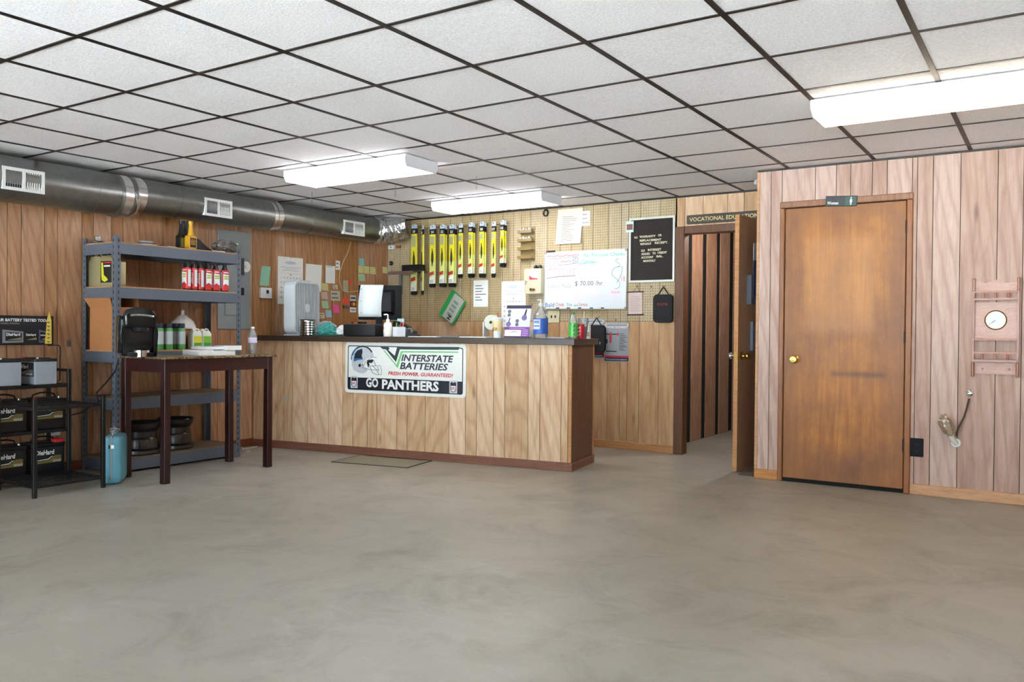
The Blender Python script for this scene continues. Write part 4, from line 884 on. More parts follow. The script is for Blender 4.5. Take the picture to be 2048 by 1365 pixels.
def calendar(label, wall, r_, month):
    t, w, h = sheet('wall_calendar', label, 'calendar', wall, r_, lines=0)
    y = -0.0018; GR = pl((150, 156, 176), 0.7)
    ob('header_emblem', B().prism([(w*0.22*math.cos(a), h*0.38+h*0.035*math.sin(a)) for a in [i*PI/8 for i in range(16)]], y, y+0.0006), pl((196, 200, 210), 0.7), t)
    for k, ww in enumerate((0.8, 0.5, 0.66)): ob('print_line', B().box(-w*ww/2, w*ww/2, y, y+0.0006, h*(0.28-0.035*k), h*(0.287-0.035*k)), GR, t)
    ob('month_rule', B().box(-w*0.42, w*0.42, y, y+0.0006, h*0.155, h*0.158), pl((206, 120, 120), 0.7), t)
    txt(month, t, 0, h*0.115, h*0.026, RED, y=y, align='CENTER')
    n = 1
    for r in range(5):
        for c in range(7):
            if n <= 31: txt(str(n), t, w*(-0.37+0.123*c), h*(0.045-0.105*r), h*0.032, RED if c == 0 else PRINTD, y=y, align='CENTER', bold=0.02, name='date')
            n += 1
    ob('hanging_nail', B().cyl((0, 0, h*0.49), (0, -0.012, h*0.49), 0.002, seg=8), DGREY, t)
calendar('paper wall calendar on the left wall behind the box fan', 'L', (556, 515, 606, 609), 'JUN')
calendar('paper wall calendar on the pegboard behind the purple brochure', 'B', (1003, 563, 1051, 655), 'JAN')
sheet('paper_sheet', 'blank white paper sheet pinned right of the left wall calendar', 'paper', 'L', (611, 529, 643, 583), skew=0.05)
sheet('note_pad', 'narrow white note pad pinned on the left wall', 'paper', 'L', (651, 532, 670, 567), lines=1, z0=0.9, z1=0.98)
sheet('price_tag', 'tiny white tag with green top above the left wall notes', 'tag', 'L', (671.5, 522, 680, 540), lines=2)
sheet('cloth_strip', 'wavy mint green paper strip on the left wall above the thermostat', 'strip', 'L', (521, 533, 539, 572), pl((150, 204, 176), 0.8), skew=0.25, curl=0.004)
PN = {'yellow': (208, 204, 140), 'pink': (206, 178, 170), 'green': (168, 204, 168), 'blue': (158, 196, 212), 'tan': (204, 188, 154), 'hot': (232, 90, 150), 'teal': (140, 190, 190), 'grey': (186, 182, 160)}
for lab, c, r_, sk in (('pale yellow sticky note right of the box fan, topmost of its column', 'yellow', (642, 567, 656, 582), -0.1), ('pale pink sticky note under the pale yellow one by the fan', 'pink', (642, 584, 655, 599), -0.1), ('mint green sticky note under the pale pink one by the fan', 'green', (643.5, 602, 656.5, 617), -0.1),
        ('light blue sticky note low on the left wall near the pink one', 'blue', (651, 621, 663, 635), -0.05), ('tan index card low on the left wall beside the fan', 'tan', (634, 626, 649, 637.5), 0.0), ('hot pink crumpled sticky note on the left wall', 'hot', (665.5, 610, 678, 626), -0.15), ('grey business card with print on the left wall', 'grey', (661, 582, 680, 602), 0.0), ('small tan card above the grey business card', 'tan', (665, 570, 675, 579), 0.0),
        ('teal sticky note high in the left wall corner cluster', 'teal', (718, 517, 728, 531.5), 0.0), ('yellow sticky note at left of the corner row of three', 'yellow', (716.5, 532, 726.5, 546.5), 0.0), ('yellow sticky note in the middle of the corner row of three', 'yellow', (727.5, 533, 738, 547.5), -0.06), ('yellow sticky note at right of the corner row of three', 'yellow', (739.5, 534.5, 751, 549), -0.08), ('pale green sticky note below the corner row of three', 'green', (717, 548.5, 729, 562.5), -0.1),
        ('yellow sticky note at the room corner by the pegboard', 'yellow', (764.5, 534.5, 775, 547), 0.0)):
    sheet('sticky_note', lab, 'note', 'L', r_, pl(PN[c], 0.8), lines=2 if c in ('grey', 'tan') else 0, skew=sk, curl=0.006)
t, w, h = sheet('bank_card_sticker', 'top sticker of the three payment card stickers on the left wall', 'sticker', 'L', (700, 591, 712, 602.5), pl((190, 196, 200), 0.5)); ob('print_bar', B().box(-w*0.4, w*0.4, -0.0022, -0.0014, -h*0.12, h*0.15), PRINTD, t)
t, w, h = sheet('bank_card_sticker', 'middle dark sticker with overlapping red and yellow discs on the left wall', 'sticker', 'L', (700, 603, 712, 614.5), pl((40, 30, 40), 0.5))
for s, c in ((-1, (200, 40, 40)), (1, (230, 170, 50))): ob('disc', B().prism([(s*w*0.16+h*0.32*math.cos(a), h*0.32*math.sin(a)) for a in [i*PI/8 for i in range(16)]], -0.0022-0.0002*s, -0.0014), pl(c, 0.5), t)
t, w, h = sheet('bank_card_sticker', 'bottom white sticker of the three payment card stickers on the left wall', 'sticker', 'L', (700, 615.5, 712, 625), WHITE); txt('VISA', t, 0, -h*0.22, h*0.45, pl((40, 60, 130), 0.5), y=-0.002, align='CENTER', w=w*0.8, shear=0.2, bold=0.03)
sheet('red_tag', 'orange red tag pinned high on the left wall near the monitor', 'tag', 'L', (696.5, 561, 703.5, 569.5), pl((222, 84, 60), 0.7))
t, w, h = sheet('stamp_card', 'orange red card with a grey stamp clip at left of the card stickers', 'card', 'L', (685, 596, 698, 610), pl((216, 82, 56), 0.7)); ob('grey_clip', B().box(-w*0.45, w*0.45, -0.012, -0.001, -h*0.95, -h*0.58), pl((96, 92, 90), 0.5), t)
outlet('wall_switch', 'beige switch plate on the left wall left of the orange tag', 'L', (686, 561, 695.5, 584), pl((176, 172, 148), 0.5), DGREY, 1)
zz = lambda px, py, o=0.006: onx(px, py, XL+o)
tag(ob('phone_wire', B().tube([zz(702, 484), zz(696, 505), zz(686, 525), zz(679, 548), zz(678, 562), zz(684, 579), zz(692, 584.5), zz(703, 584), zz(718, 582.5)], 0.004, 6), pl((206, 190, 150), 0.6), None, True), 'pale wire looping down the left wall from the duct to the monitor', 'wire')

# ================================================================ THINGS ON THE PEGBOARD WALL
def hook(x, z, l, label):
    tag(ob('peg_hook', B().tube([(0, 0, 0.012), (0, -0.004, 0.012), (0, -0.008, 0.0), (0, -l*0.9, 0.0), (0, -l, 0.012)], 0.0028, 6), pl((120, 116, 110), 0.35, 0.8), None, True, loc=(x, YB-0.0006, z)), label, 'hook', 'metal pegboard hooks')
YW = pl((222, 208, 36), 0.3); YG = pl((206, 214, 120), 0.3); SILV = pl((176, 180, 150), 0.3, 0.3); REDL = pl((176, 40, 56), 0.4); TABC = pl((196, 210, 222), 0.3)
def wiper(label, x0, y0, x1, y1, num, off, edge=False):
    pos, rz, w, h = rect('B', x0, y0, x1, y1, off); t = thing('wiper_pack', label, 'wiper pack', pos, 0.0, 'wiper blade packs on the pegboard')
    if edge: t.rotation_euler = (0, 0, -0.62); w = 0.06
    D = 0.018
    ob('sleeve', B().box(-w/2, w/2, -D/2, D/2, -h/2+h*0.42, h/2-0.105).bev(0.003, 1), YW, t)
    ob('lower_sleeve', B().box(-w/2, w/2, -D/2, D/2, -h/2+0.045, -h/2+h*0.42).bev(0.003, 1), YG, t)
    ob('hang_tab', B().prism([(-w/2, h/2-0.05), (w/2, h/2-0.05), (w/2, h/2-0.012), (w*0.3, h/2), (-w*0.3, h/2), (-w/2, h/2-0.012)], -0.002, 0.002), TABC, t)
    hd = ob('size_header', B().box(-w/2, w/2, -D/2-0.001, D/2, h/2-0.105, h/2-0.048), BLACKM, t)
    txt(num, hd, 0, h/2-0.094, 0.026, WHITE, y=-D/2-0.0015, align='CENTER', bold=0.04)
    ob('info_panel', B().box(-w*0.36, w*0.30, -D/2-0.001, -D/2+0.001, h*0.18, h/2-0.13), SILV, t)
    L = h*0.15; zc = -h*0.02
    ob('blade_window', B().prism([(0, zc+L), (w*0.22, zc+L*0.3), (w*0.24, zc-L*0.3), (0, zc-L), (-w*0.2, zc-L*0.3), (-w*0.18, zc+L*0.3)], -D/2-0.0012, -D/2+0.001), pl((52, 54, 50), 0.25), t)
    ob('blade', B().tube([(-w*0.02, -D/2-0.002, zc+L*0.9), (w*0.06, -D/2-0.004, zc), (-w*0.02, -D/2-0.002, zc-L*0.9)], 0.004, 6), BLACK, t)
    ob('red_flag', B().prism([(-w/2, -h/2+h*0.19), (w*0.3, -h/2+h*0.21), (w*0.3, -h/2+h*0.265), (-w/2, -h/2+h*0.24)], -D/2-0.0012, -D/2+0.001), REDL, t)
    lb = ob('white_label', B().prism([(-w/2, -h/2+0.045), (w/2, -h/2+0.045), (w/2, -h/2+h*0.20), (-w/2, -h/2+h*0.155)], -D/2-0.0008, -D/2+0.001), pl((226, 228, 216), 0.4), t)
    for k in range(3): ob('print_line', B().box(-w*0.38, w*0.2, -D/2-0.0014, -D/2-0.0008, -h/2+0.056+k*0.012, -h/2+0.060+k*0.012), PRINT, lb)
    ob('end_cap', B().prism([(-w/2, -h/2+0.045), (w/2, -h/2+0.045), (w/2-0.004, -h/2+0.01), (w*0.25, -h/2), (w*0.1, -h/2+0.01), (-w*0.2, -h/2), (-w/2, -h/2+0.008)], -D/2, D/2), BLACK, t)
    return pos
WP = [(823, 449, 837.5, 591, '28', 0, 'leftmost wiper pack of the row, number 28'), (842, 451, 852, 590, '26', 1, 'wiper pack turned edge on, second of the row'), (860, 450, 874.5, 576, '24', 0, 'yellow wiper pack number 24, third of the row'), (880, 449, 893, 575, '22', 0, 'yellow wiper pack number 22, fourth of the row'),
      (898.5, 449, 912, 575, '21', 0, 'yellow wiper pack number 21, fifth of the row'), (917.5, 447, 929, 557, '20', 0, 'yellow wiper pack number 20, sixth of the row'), (937.5, 445, 949, 556, '19', 0, 'yellow wiper pack number 19, seventh of the row'), (959.5, 443.5, 971.5, 556, '18', 0, 'yellow wiper pack number 18, eighth of the row'),
      (984, 443.5, 995, 556, '17', 0, 'yellow wiper pack number 17, ninth of the row'), (1001, 440.5, 1012, 535, '16', 0, 'shortest wiper pack, number 16, right end of the row')]
ORD = ['first', 'second', 'third', 'fourth', 'fifth', 'sixth', 'seventh', 'eighth', 'ninth', 'tenth']
for k, (x0, y0, x1, y1, num, e, lab) in enumerate(WP):
    p = wiper(lab, x0, y0, x1-3.5, y1, num, 0.11, bool(e))
    hz = ony((x0+x1)/2, y0+5, YB-0.11).z
    hook(p.x, hz+0.006, 0.135, 'metal hook holding the %s wiper pack of the row' % ORD[k])
    if num in ('22', '21', '19', '18', '16'): wiper('wiper pack half hidden behind the %s pack of the row' % ORD[k], x0+4.5, y0+1.5, x1+0.5, y1+0.5, num, 0.078)
# clear acrylic bin rack
pos, rz, w, h = rect('B', 1042, 454, 1070, 522, 0.001); t = thing('bin_rack', 'small amber plastic bin rack of bulbs high on the pegboard', 'rack', pos, 0.0)
AM = pl((140, 116, 72), 0.3); 
ob('back_plate', B().box(-w/2, w/2, -0.004, 0, -h/2, h/2), AM, t)
for k in range(4):
    z = -h/2+h*(0.05+0.25*k)
    ob('tray', B().box(-w/2, w/2, -0.07, -0.004, z, z+0.004).prism([(-w/2, z), (w/2, z), (w/2, z+0.03), (-w/2, z+0.03)], -0.072, -0.069), AM, t)
    if k >= 2:
        for m in range(4): ob('bulb_pack', B().box(-w*0.4+m*w*0.2, -w*0.4+m*w*0.2+0.022, -0.06, -0.02, z+0.0045, z+0.045+0.01*(m % 2)).bev(0.005, 1), pl((206, 206, 204), 0.3), t)
# black ring
pos, rz, w, h = rect('B', 1087, 420, 1098, 433, 0.001)
b = B(); b.tube([(0.026*math.cos(a), -0.012, 0.031*math.sin(a)) for a in [i*PI/12 for i in range(25)]], 0.008, 8); tag(ob('rubber_ring', b, BLACK, None, True, loc=pos), 'black rubber ring hanging high on the pegboard', 'ring')
# papers
sheet('paper_notice', 'large tan lettered notice hanging high above the whiteboard', 'paper', 'B', (1114, 418, 1164, 488), pl((222, 214, 196), 0.8), lines=14, skew=0.06, curl=0.02, z0=0.06, z1=0.8, margin=0.2, lc=pl((140, 134, 124), 0.8))
sheet('paper_notice', 'small white paper beside the large notice above the whiteboard', 'paper', 'B', (1163, 422, 1180, 452), pl((224, 218, 210), 0.8), lines=3, lc=pl((170, 160, 160), 0.8))
sheet('paper_notice', 'white typed page pinned on the pegboard under the wiper packs', 'paper', 'B', (947, 561, 976, 614), lines=6, z0=0.2, z1=0.85)
# green package hanging askew
pos, rz, w, h = rect('B', 882, 600, 930, 632, 0.03); t = thing('hanging_package', 'tilted green and silver parts package hanging on the pegboard', 'package', pos, 0.0, tilt=-0.96)
ob('card', B().box(-0.16, 0.16, -0.006, 0.0, -0.012, 0.12), pl((40, 160, 80), 0.35), t); bl = ob('silver_sleeve', B().box(-0.15, 0.15, -0.022, -0.006, -0.095, 0.06).bev(0.006, 1), pl((180, 182, 172), 0.3), t)
ob('green_edge', B().box(-0.155, 0.155, -0.012, -0.002, -0.115, -0.095), pl((40, 160, 80), 0.35), t)
for k in range(4): ob('print_block', B().box(-0.09+k*0.05, -0.06+k*0.05, -0.0232, -0.022, -0.05, 0.02), pl((130, 150, 130), 0.5), bl)
txt('H', bl, -0.13, -0.055, 0.05, BLACK, y=-0.0232, bold=0.06)
# key cabinet
pos, rz, w, h = rect('B', 1046.5, 537, 1081, 588, 0.09); pos.y = YB-0.001
t = thing('key_box', 'cream metal key box with keys in its lock, left of the whiteboard', 'box', pos, 0.0)
CR = pl((204, 196, 168), 0.4)
ob('cabinet', B().box(-w/2, w/2, -0.065, 0, -h/2, h/2).bev(0.008, 2), CR, t, True); dr = ob('door', B().prism(rrect(w-0.006, h-0.006, 0.012), -0.078, -0.066).bev(0.003, 1), CR, t)
ob('sticker', B().box(-w*0.18, w*0.3, -0.0795, -0.078, h*0.06, h*0.40), WHITE, dr); ob('sticker_swoosh', B().prism([(-w*0.18, h*0.06), (w*0.3, h*0.06), (w*0.3, h*0.10), (0, h*0.13), (-w*0.18, h*0.22)], -0.0803, -0.0795), pl((206, 60, 80), 0.5), dr)
ob('key', B().cyl((-w*0.3, -0.08, -h*0.02), (-w*0.3, -0.1, -h*0.02), 0.006, seg=10).box(-w*0.3-0.002, -w*0.3+0.002, -0.115, -0.1, -h*0.14, h*0.03), CHROME, t)
ob('brass_knob', B().lathe([(0.001, 0.0), (0.016, 0.0), (0.016, 0.012), (0.001, 0.014)], 16, (-0.012, -0.078, -h*0.33), 'y').lathe([(0.001, 0.0), (0.014, 0.0), (0.014, 0.012), (0.001, 0.014)], 16, (0.022, -0.078, -h*0.34), 'y'), BRASS, t, True)
for s in (0.0, 0.05): tag(ob('bulb_cap', B().lathe([(0.02, 0), (0.022, 0.012), (0.012, 0.035), (0.001, 0.037)], 14), BLACK, None, True, loc=pos+Vector((s+0.01, -0.03, h/2+0.0005))), 'black rubber cap on the key box, %s of two' % ('left' if s == 0 else 'right'), 'cap')
# whiteboard
pos, rz, w, h = rect('B', 1087, 501.5, 1252, 619, 0.001); t = thing('whiteboard', 'whiteboard with faded marker writing on the pegboard', 'whiteboard', pos, 0.0, tilt=0.008)
def wbm():
    m, n, p = base('whiteboard_surface'); c = sepxyz(n); nz = noise(n, coords(n, (1, 1, 1), False), 5.0, 4)
    sm = math_(n, 'MULTIPLY', boxmask(n, c, -0.4, 0.4, -0.22, -0.06, 0.06), nz)
    hue = ramp(n, noise(n, coords(n, (1, 1, 1), False), 3.0, 2), [(0.4, S(190, 214, 240)), (0.6, S(226, 200, 220))])
    n.links.new(mixc(n, S(214, 220, 220), hue, math_(n, 'MULTIPLY', sm, 0.9)), p.inputs['Base Color']); p.inputs['Roughness'].default_value = 0.25; return m
ob('surface', B().box(-w/2+0.008, w/2-0.008, -0.012, 0, -h/2+0.008, h/2-0.008), wbm(), t)
AL = pl((200, 200, 198), 0.35, 0.6); GP = pl((150, 152, 150), 0.5)
for b in (B().box(-w/2, w/2, -0.016, 0, h/2-0.009, h/2), B().box(-w/2, w/2, -0.016, 0, -h/2, -h/2+0.009), B().box(-w/2, -w/2+0.009, -0.016, 0, -h/2+0.009, h/2-0.009), B().box(w/2-0.009, w/2, -0.016, 0, -h/2+0.009, h/2-0.009)): ob('frame_rail', b, AL, t)
for sx in (-1, 1):
    for sz in (-1, 1): ob('corner_cap', B().box(sx*w/2-(0.022 if sx > 0 else 0.002), sx*w/2+(0.002 if sx > 0 else 0.022), -0.018, 0, sz*h/2-(0.022 if sz > 0 else 0.002), sz*h/2+(0.002 if sz > 0 else 0.022)), GP, t)
y = -0.0124
def bp(x, yv): return ((x-870)/1610*w, (680-yv)/1140*h)
def wt(s, x0, x1, yb_, yt, c, **k):
    a, d = bp(x0, yb_), bp(x1, yt); return txt(s, t, a[0], a[1], d[1]-a[1], pl(c, 0.6), y=y, w=d[0]-a[0], depth=0.0002, **k)
TEAL = (56, 186, 160); PK = (214, 96, 108); GY = (96, 98, 102)
stroke0 = [(120, 200), (180, 185), (240, 210), (330, 190), (420, 208), (520, 186), (620, 205), (700, 182), (760, 196)]; wt('NO', 110, 370, 430, 290, (222, 172, 174)); wt('CREDIT', 120, 720, 590, 450, (222, 176, 178))
wt('No Personal Checks', 860, 1630, 235, 170, TEAL); wt('Cashier', 800, 1080, 350, 290, TEAL); wt('Labor Rate', 150, 630, 830, 740, (172, 176, 176)); wt('$ 70.00 /hr', 690, 1230, 790, 700, GY)
wt('Bald', 100, 280, 1205, 1120, (60, 100, 160)); wt('Creek', 310, 480, 1190, 1115, (200, 50, 66)); wt('Tire', 530, 640, 1190, 1130, (40, 130, 130)); wt('and', 680, 760, 1195, 1140, (40, 150, 110)); wt('Service', 780, 940, 1190, 1120, (200, 50, 66))
wt('18', 1575, 1645, 720, 620, (214, 130, 140)); wt('6x6', 1390, 1550, 945, 900, (220, 140, 150)); wt('20%', 630, 760, 290, 225, (90, 92, 92)); wt('25%', 630, 755, 350, 295, (90, 92, 92))
def stroke(pts, c, r=0.0022): ob('marker_stroke', B().tube([(bp(*p)[0], y-0.0004, bp(*p)[1]) for p in pts], r, 5), pl(c, 0.6), t)
stroke(stroke0, PK, 0.003); stroke([(400, 320), (450, 300), (500, 325), (560, 300), (620, 318)], PK, 0.003); stroke([(140,245),(330,245),(560,228),(740,218)], (140,128,128)); stroke([(370,378),(540,372),(735,350)], (140,138,150)); stroke([(105,455),(385,438)], (150,150,150)); stroke([(115,635),(360,605),(700,595)], (140,140,140), 0.003)
stroke([(1520,298),(1480,300),(1460,330),(1500,370),(1540,400),(1540,440),(1450,460),(1400,520),(1400,590),(1440,640),(1510,690),(1545,740),(1545,820),(1500,860),(1460,860)], (110,150,140)); stroke([(1500,440),(1590,440),(1580,560),(1530,680),(1490,750)], (110,150,140)); stroke([(760,370),(1120,350)], TEAL)
for x, c in ((360, (30, 32, 40)), (575, (150, 30, 70)), (800, (60, 66, 110)), (1027, (40, 90, 90)), (1240, (30, 80, 80))): ob('marker', B().cyl((bp(x-28, 0)[0], -0.022, -h/2+0.012), (bp(x+28, 0)[0], -0.022, -h/2+0.012), 0.006, seg=10), pl(c, 0.4), t)
ob('tray', B().box(-w*0.42, w*0.46, -0.034, -0.014, -h/2+0.001, -h/2+0.005), AL, t); ob('magnet_clip', B().box(-w/2+0.04, -w/2+0.12, -0.022, -0.004, h/2-0.004, h/2+0.012), BLACKM, t); ob('red_clip', B().box(-w/2+0.025, -w/2+0.042, -0.022, -0.004, h/2-0.008, h/2+0.014), RED, t)
# letter board
pos, rz, w, h = rect('B', 1259, 435, 1350, 564.5, 0.001); t = thing('letter_board', 'black letter board with white letters and aluminium frame by the open door', 'sign', pos, 0.0)
ob('felt', B().box(-w/2+0.01, w/2-0.01, -0.012, 0, -h/2+0.01, h/2-0.01), pl((44, 38, 34), 0.9), t)
ALW = pl((204, 206, 198), 0.4, 0.3)
for b in (B().box(-w/2, w/2, -0.022, 0, h/2-0.018, h/2), B().box(-w/2, w/2, -0.022, 0, -h/2, -h/2+0.018), B().box(-w/2, -w/2+0.018, -0.022, 0, -h/2+0.018, h/2-0.018), B().box(w/2-0.018, w/2, -0.022, 0, -h/2+0.018, h/2-0.018)): ob('frame_rail', b, ALW, t)
def lp(x, yv): return ((x-360)/510*w, (445-yv)/745*h)
LET = pl((226, 214, 184), 0.5)
for s, x0, x1, yb_, k in (('NO', 163, 200, 307, 0), ('WARRANTY', 222, 402, 302, 0), ('OR', 430, 470, 297, 0), ('REPLACEMENT', 225, 465, 347, 0), ('WITHOUT', 228, 355, 388, 0), ('RECEIPT.', 395, 538, 382, 0), ('23', 240, 282, 464, 0), ('INTEREST', 318, 465, 459, 0), ('ADDED', 243, 342, 503, 0), ('TO', 368, 405, 500, 0), ('CREDIT', 425, 528, 496, 0), ('ACCOUNT', 243, 378, 543, 0), ('BAL.', 415, 485, 537, 0), ('MONTHLY', 268, 405, 585, 0)):
    a = lp(x0, yb_); c = lp(x1, yb_); txt(s, t, a[0], a[1], 0.0195, LET, y=-0.0125, w=c[0]-a[0], bold=0.03, depth=0.001)
st = ob('sticker', B().box(lp(72, 0)[0], lp(158, 0)[0], -0.026, -0.0225, lp(0, 232)[1], lp(0, 105)[1]), pl((200, 226, 206), 0.5), t); ob('sticker_picture', B().box(lp(80, 0)[0], lp(150, 0)[0], -0.0266, -0.026, lp(0, 205)[1], lp(0, 138)[1]), pl((96, 80, 80), 0.5), st); ob('sticker_band', B().box(lp(80, 0)[0], lp(150, 0)[0], -0.0272, -0.0266, lp(0, 182)[1], lp(0, 165)[1]), pl((180, 60, 60), 0.5), st)
# hanging scroll
pos, rz, w, h = rect('B', 1254, 583, 1287, 631, 0.01); t = thing('paper_scroll', 'small paper scroll with dark rods hanging under the letter board', 'scroll', pos, 0.0, tilt=-0.01)
ob('sheet', B().box(-w*0.42, w*0.42, -0.0012, 0, -h/2+0.01, h/2-0.01), pl((206, 184, 176), 0.8), t)
for z in (-h/2+0.006, h/2-0.006): ob('rod', B().cyl((-w/2, 0, z), (w/2, 0, z), 0.006, seg=10), pl((50, 28, 26), 0.4), t)
for k in range(9): ob('print_line', B().box(-w*0.28, w*(0.22+0.05*(k % 3)), -0.002, -0.0012, h*0.27-k*h*0.075, h*0.285-k*h*0.075), pl((150, 140, 140), 0.8), t)
ob('cord', B().tube([(-w*0.15, 0, h/2-0.004), (0.02, 0, h/2+0.045), (w*0.25, 0, h/2-0.004)], 0.002, 5), pl((70, 60, 50), 0.7), t)
hook(pos.x+0.02, pos.z+h/2+0.045, 0.03, 'metal hook above the paper scroll')
# black pouch
def pouch(label, r_, off, word, wc, wz, flip=False):
    pos, rz, w, h = rect('B', *r_, off); t = thing('hanging_pouch', label, 'pouch', pos, 0.0)
    hb = h*0.78
    ob('body', B().prism(rrect(w, hb, 0.03, 5, 0, -h/2+hb/2), -0.035, 0.0).bev(0.012, 2), pl((18, 18, 20), 0.75), t, True)
    ob('strap', B().tube([(-w*0.32, -0.018, -h/2+hb-0.01), (-w*0.05, -0.018, h/2-0.01), (0.0, -0.018, h/2), (w*0.05, -0.018, h/2-0.01), (w*0.32, -0.018, -h/2+hb-0.01)], 0.006, 6), BLACKM, t, True)
    ob('binding', B().tube([(x, -0.018, z) for x, z in rrect(w, hb, 0.03, 5, 0, -h/2+hb/2)], 0.005, 6), BLACKM, t, True)
    txt(word, t, 0, wz*h, 0.022, wc, y=-0.0365, w=w*0.55, align='CENTER', bold=0.02)
    return pos, w, h, t
p, w, h, t = pouch('black hanging pouch with red lettering beside the open door', (1309, 575, 1347, 645), 0.012, 'PULTRE', pl((150, 20, 26), 0.5), -0.02)
hook(p.x, p.z+h/2+0.004, 0.05, 'metal hook above the black pouch with red lettering')
# alignment posters low on the wall and the second pouch
def poster(label, r_, title, kind):
    t, w, h = sheet('poster', label, 'poster', 'B', r_, pl((158, 162, 166), 0.45)); y = -0.0016
    ob('title_bar', B().box(-w*0.48, w*0.48, y, y+0.0006, h*0.40, h*0.46), pl((236, 236, 238), 0.5), t); ob('title_print', B().box(-w*0.44, w*0.44, y-0.0006, y, h*0.415, h*0.445), PRINT, t)
    txt('4-WHEEL ALIGNMENT', t, -w*0.47, h*0.35, h*0.04, WHITE, y=y-0.0003, w=w*0.92, bold=0.04)
    if kind:
        for z in (0.2, -0.23): ob('axle', B().box(-w*0.44, w*0.0, y, y+0.0006, h*(z-0.012), h*(z+0.012)), BLACK, t)
        ob('arrow', B().prism([(-w*0.30, h*-0.02), (-w*0.22, h*-0.02), (-w*0.20, h*0.2), (-w*0.25, h*0.26), (-w*0.31, h*0.2)], y-0.0004, y+0.0004), pl((206, 60, 76), 0.5), t)
        ob('wheel', B().prism([(-w*0.42+w*0.05*math.cos(a), h*0.02+h*0.06*math.sin(a)) for a in [i*PI/6 for i in range(12)]], y, y+0.0006), pl((60, 70, 84), 0.5), t)
        ob('red_mark', B().prism([(w*0.0, h*0.2), (w*0.05, h*0.25), (w*0.1, h*0.2), (w*0.04, h*0.15)], y, y+0.0006), pl((206, 60, 76), 0.5), t)
        for k in range(11): ob('print_line', B().box(w*0.12, w*(0.3+0.13*((k*7) % 3)/2), y, y+0.0006, h*(0.2-k*0.04), h*(0.212-k*0.04)), PRINTD, t)
    ob('red_strip', B().box(-w/2, w/2, y, y+0.0006, -h*0.38, -h*0.335), pl((190, 40, 64), 0.5), t); ft = ob('navy_strip', B().box(-w/2, w/2, y, y+0.0006, -h*0.47, -h*0.382), pl((34, 34, 62), 0.5), t)
    txt('FMC Automotive Service Equipment', ft, -w*0.46, -h*0.445, h*0.035, WHITE, y=y-0.0003, w=w*0.9)
poster('grey alignment poster with red arrow low on the wall right of the counter', (1209.5, 645, 1257, 725), '4-WHEEL ALIGNMENT', 1)
poster('grey alignment poster half hidden behind the hanging black bag', (1164, 637, 1208, 717), '', 0)
p, w, h, t = pouch('black bag with white numerals hanging past the counter end', (1177, 637, 1212, 704), 0.03, '1021', pl((206, 200, 190), 0.5), -0.27)
hook(p.x, p.z+h/2+0.004, 0.06, 'metal hook holding the black bag at the counter end')
# corner gear: router, bracket shelf, camera ball, plug box, spare hooks
pos, rz, w, h = rect('B', 803, 529, 839, 541.5, 0.24); sy = YB-0.24
t = thing('wall_bracket_shelf', 'dusty metal bracket shelf in the pegboard corner', 'shelf', (ony(800, 545, sy).x, YB, pos.z-h/2-0.035), 0.0)
ob('shelf_plate', B().box(-0.17, 0.20, -0.25, -0.001, 0.026, 0.032), pl((96, 76, 70), 0.6), t); ob('lip', B().box(-0.17, 0.20, -0.254, -0.25, -0.005, 0.032), pl((96, 76, 70), 0.6), t)
ob('support', B().box(-0.20, -0.165, -0.03, -0.001, -0.20, 0.03), pl((112, 110, 104), 0.5), t)
t = thing('router', 'slim black router box on the corner bracket shelf', 'router', (pos.x, YB-0.19, pos.z-h/2-0.0025), 0.0)
ob('case', B().box(-w/2, w/2, -0.05, 0.05, 0, h).bev(0.006, 2), BLACK, t, True); ob('front_logo', B().box(-0.012, 0.012, -0.051, -0.05, h*0.45, h*0.55), DGREY, t)
for s in (-1, 1): ob('foot', B().box(s*w*0.4-0.008, s*w*0.4+0.008, -0.04, 0.04, -0.0005, 0.002), BLACKM, t)
p = ony(782, 527, YB-0.12); t = thing('web_camera', 'black ball camera standing on the corner bracket shelf', 'camera', (p.x, p.y, 0), 0.0); z0_ = pos.z-h/2-0.0025
t.location.z = z0_; r_ = 0.026; zc = p.z-z0_
ob('ball', B().lathe([(0.001, -r_)]+[(r_*math.cos(a), r_*math.sin(a)) for a in [(-5+k)*PI/12 for k in range(11)]]+[(0.001, r_)], 20, (0, 0, zc)), pl((36, 40, 48), 0.2), t, True); ob('lens', B().lathe([(0.001, 0.002), (0.011, 0.0), (0.011, -0.006)], 14, (0, -r_-0.001, zc), 'y'), pl((120, 130, 140), 0.1), t, True); ob('stand', B().cyl((0, 0, 0.0), (0, 0, zc-r_+0.003), 0.007, seg=10).lathe([(0.022, 0.0), (0.022, 0.004), (0.001, 0.006)], 16), pl((150, 146, 140), 0.4), t, True)
pos, rz, w, h = rect('B', 778, 491, 790, 499, 0.001); t = thing('phone_jack', 'white phone jack box with looping wire in the pegboard corner', 'jack', pos, 0.0)
ob('box', B().box(-w/2, w/2, -0.02, 0, -h/2, h/2).bev(0.003, 1), WHITE, t); ob('socket', B().lathe([(0.001, 0.0), (0.008, 0.0), (0.008, 0.002)], 12, (0, -0.02, 0), 'y'), DGREY, t)
ob('plug', B().box(w/2, w/2+0.03, -0.014, -0.002, -0.008, 0.008), pl((206, 200, 190), 0.4), t); ob('wood_block', B().box(w/2+0.03, w/2+0.09, -0.018, 0, -0.016, 0.014), W_TRIM, t)
ob('wire', B().tube([(0.0, -0.006, h/2), (0.01, -0.01, h/2+0.03)], 0.003, 6), WHITE, t); ob('wire', B().tube([(-w*0.4, -0.008, -h/2), (-w*0.5, -0.01, -0.06), (-w*0.2, -0.01, -0.10), (w*0.2, -0.01, -0.12), (w*0.3, -0.01, -0.07), (w*0.1, -0.008, -h/2)], 0.003, 6), pl((206, 196, 170), 0.5), t)
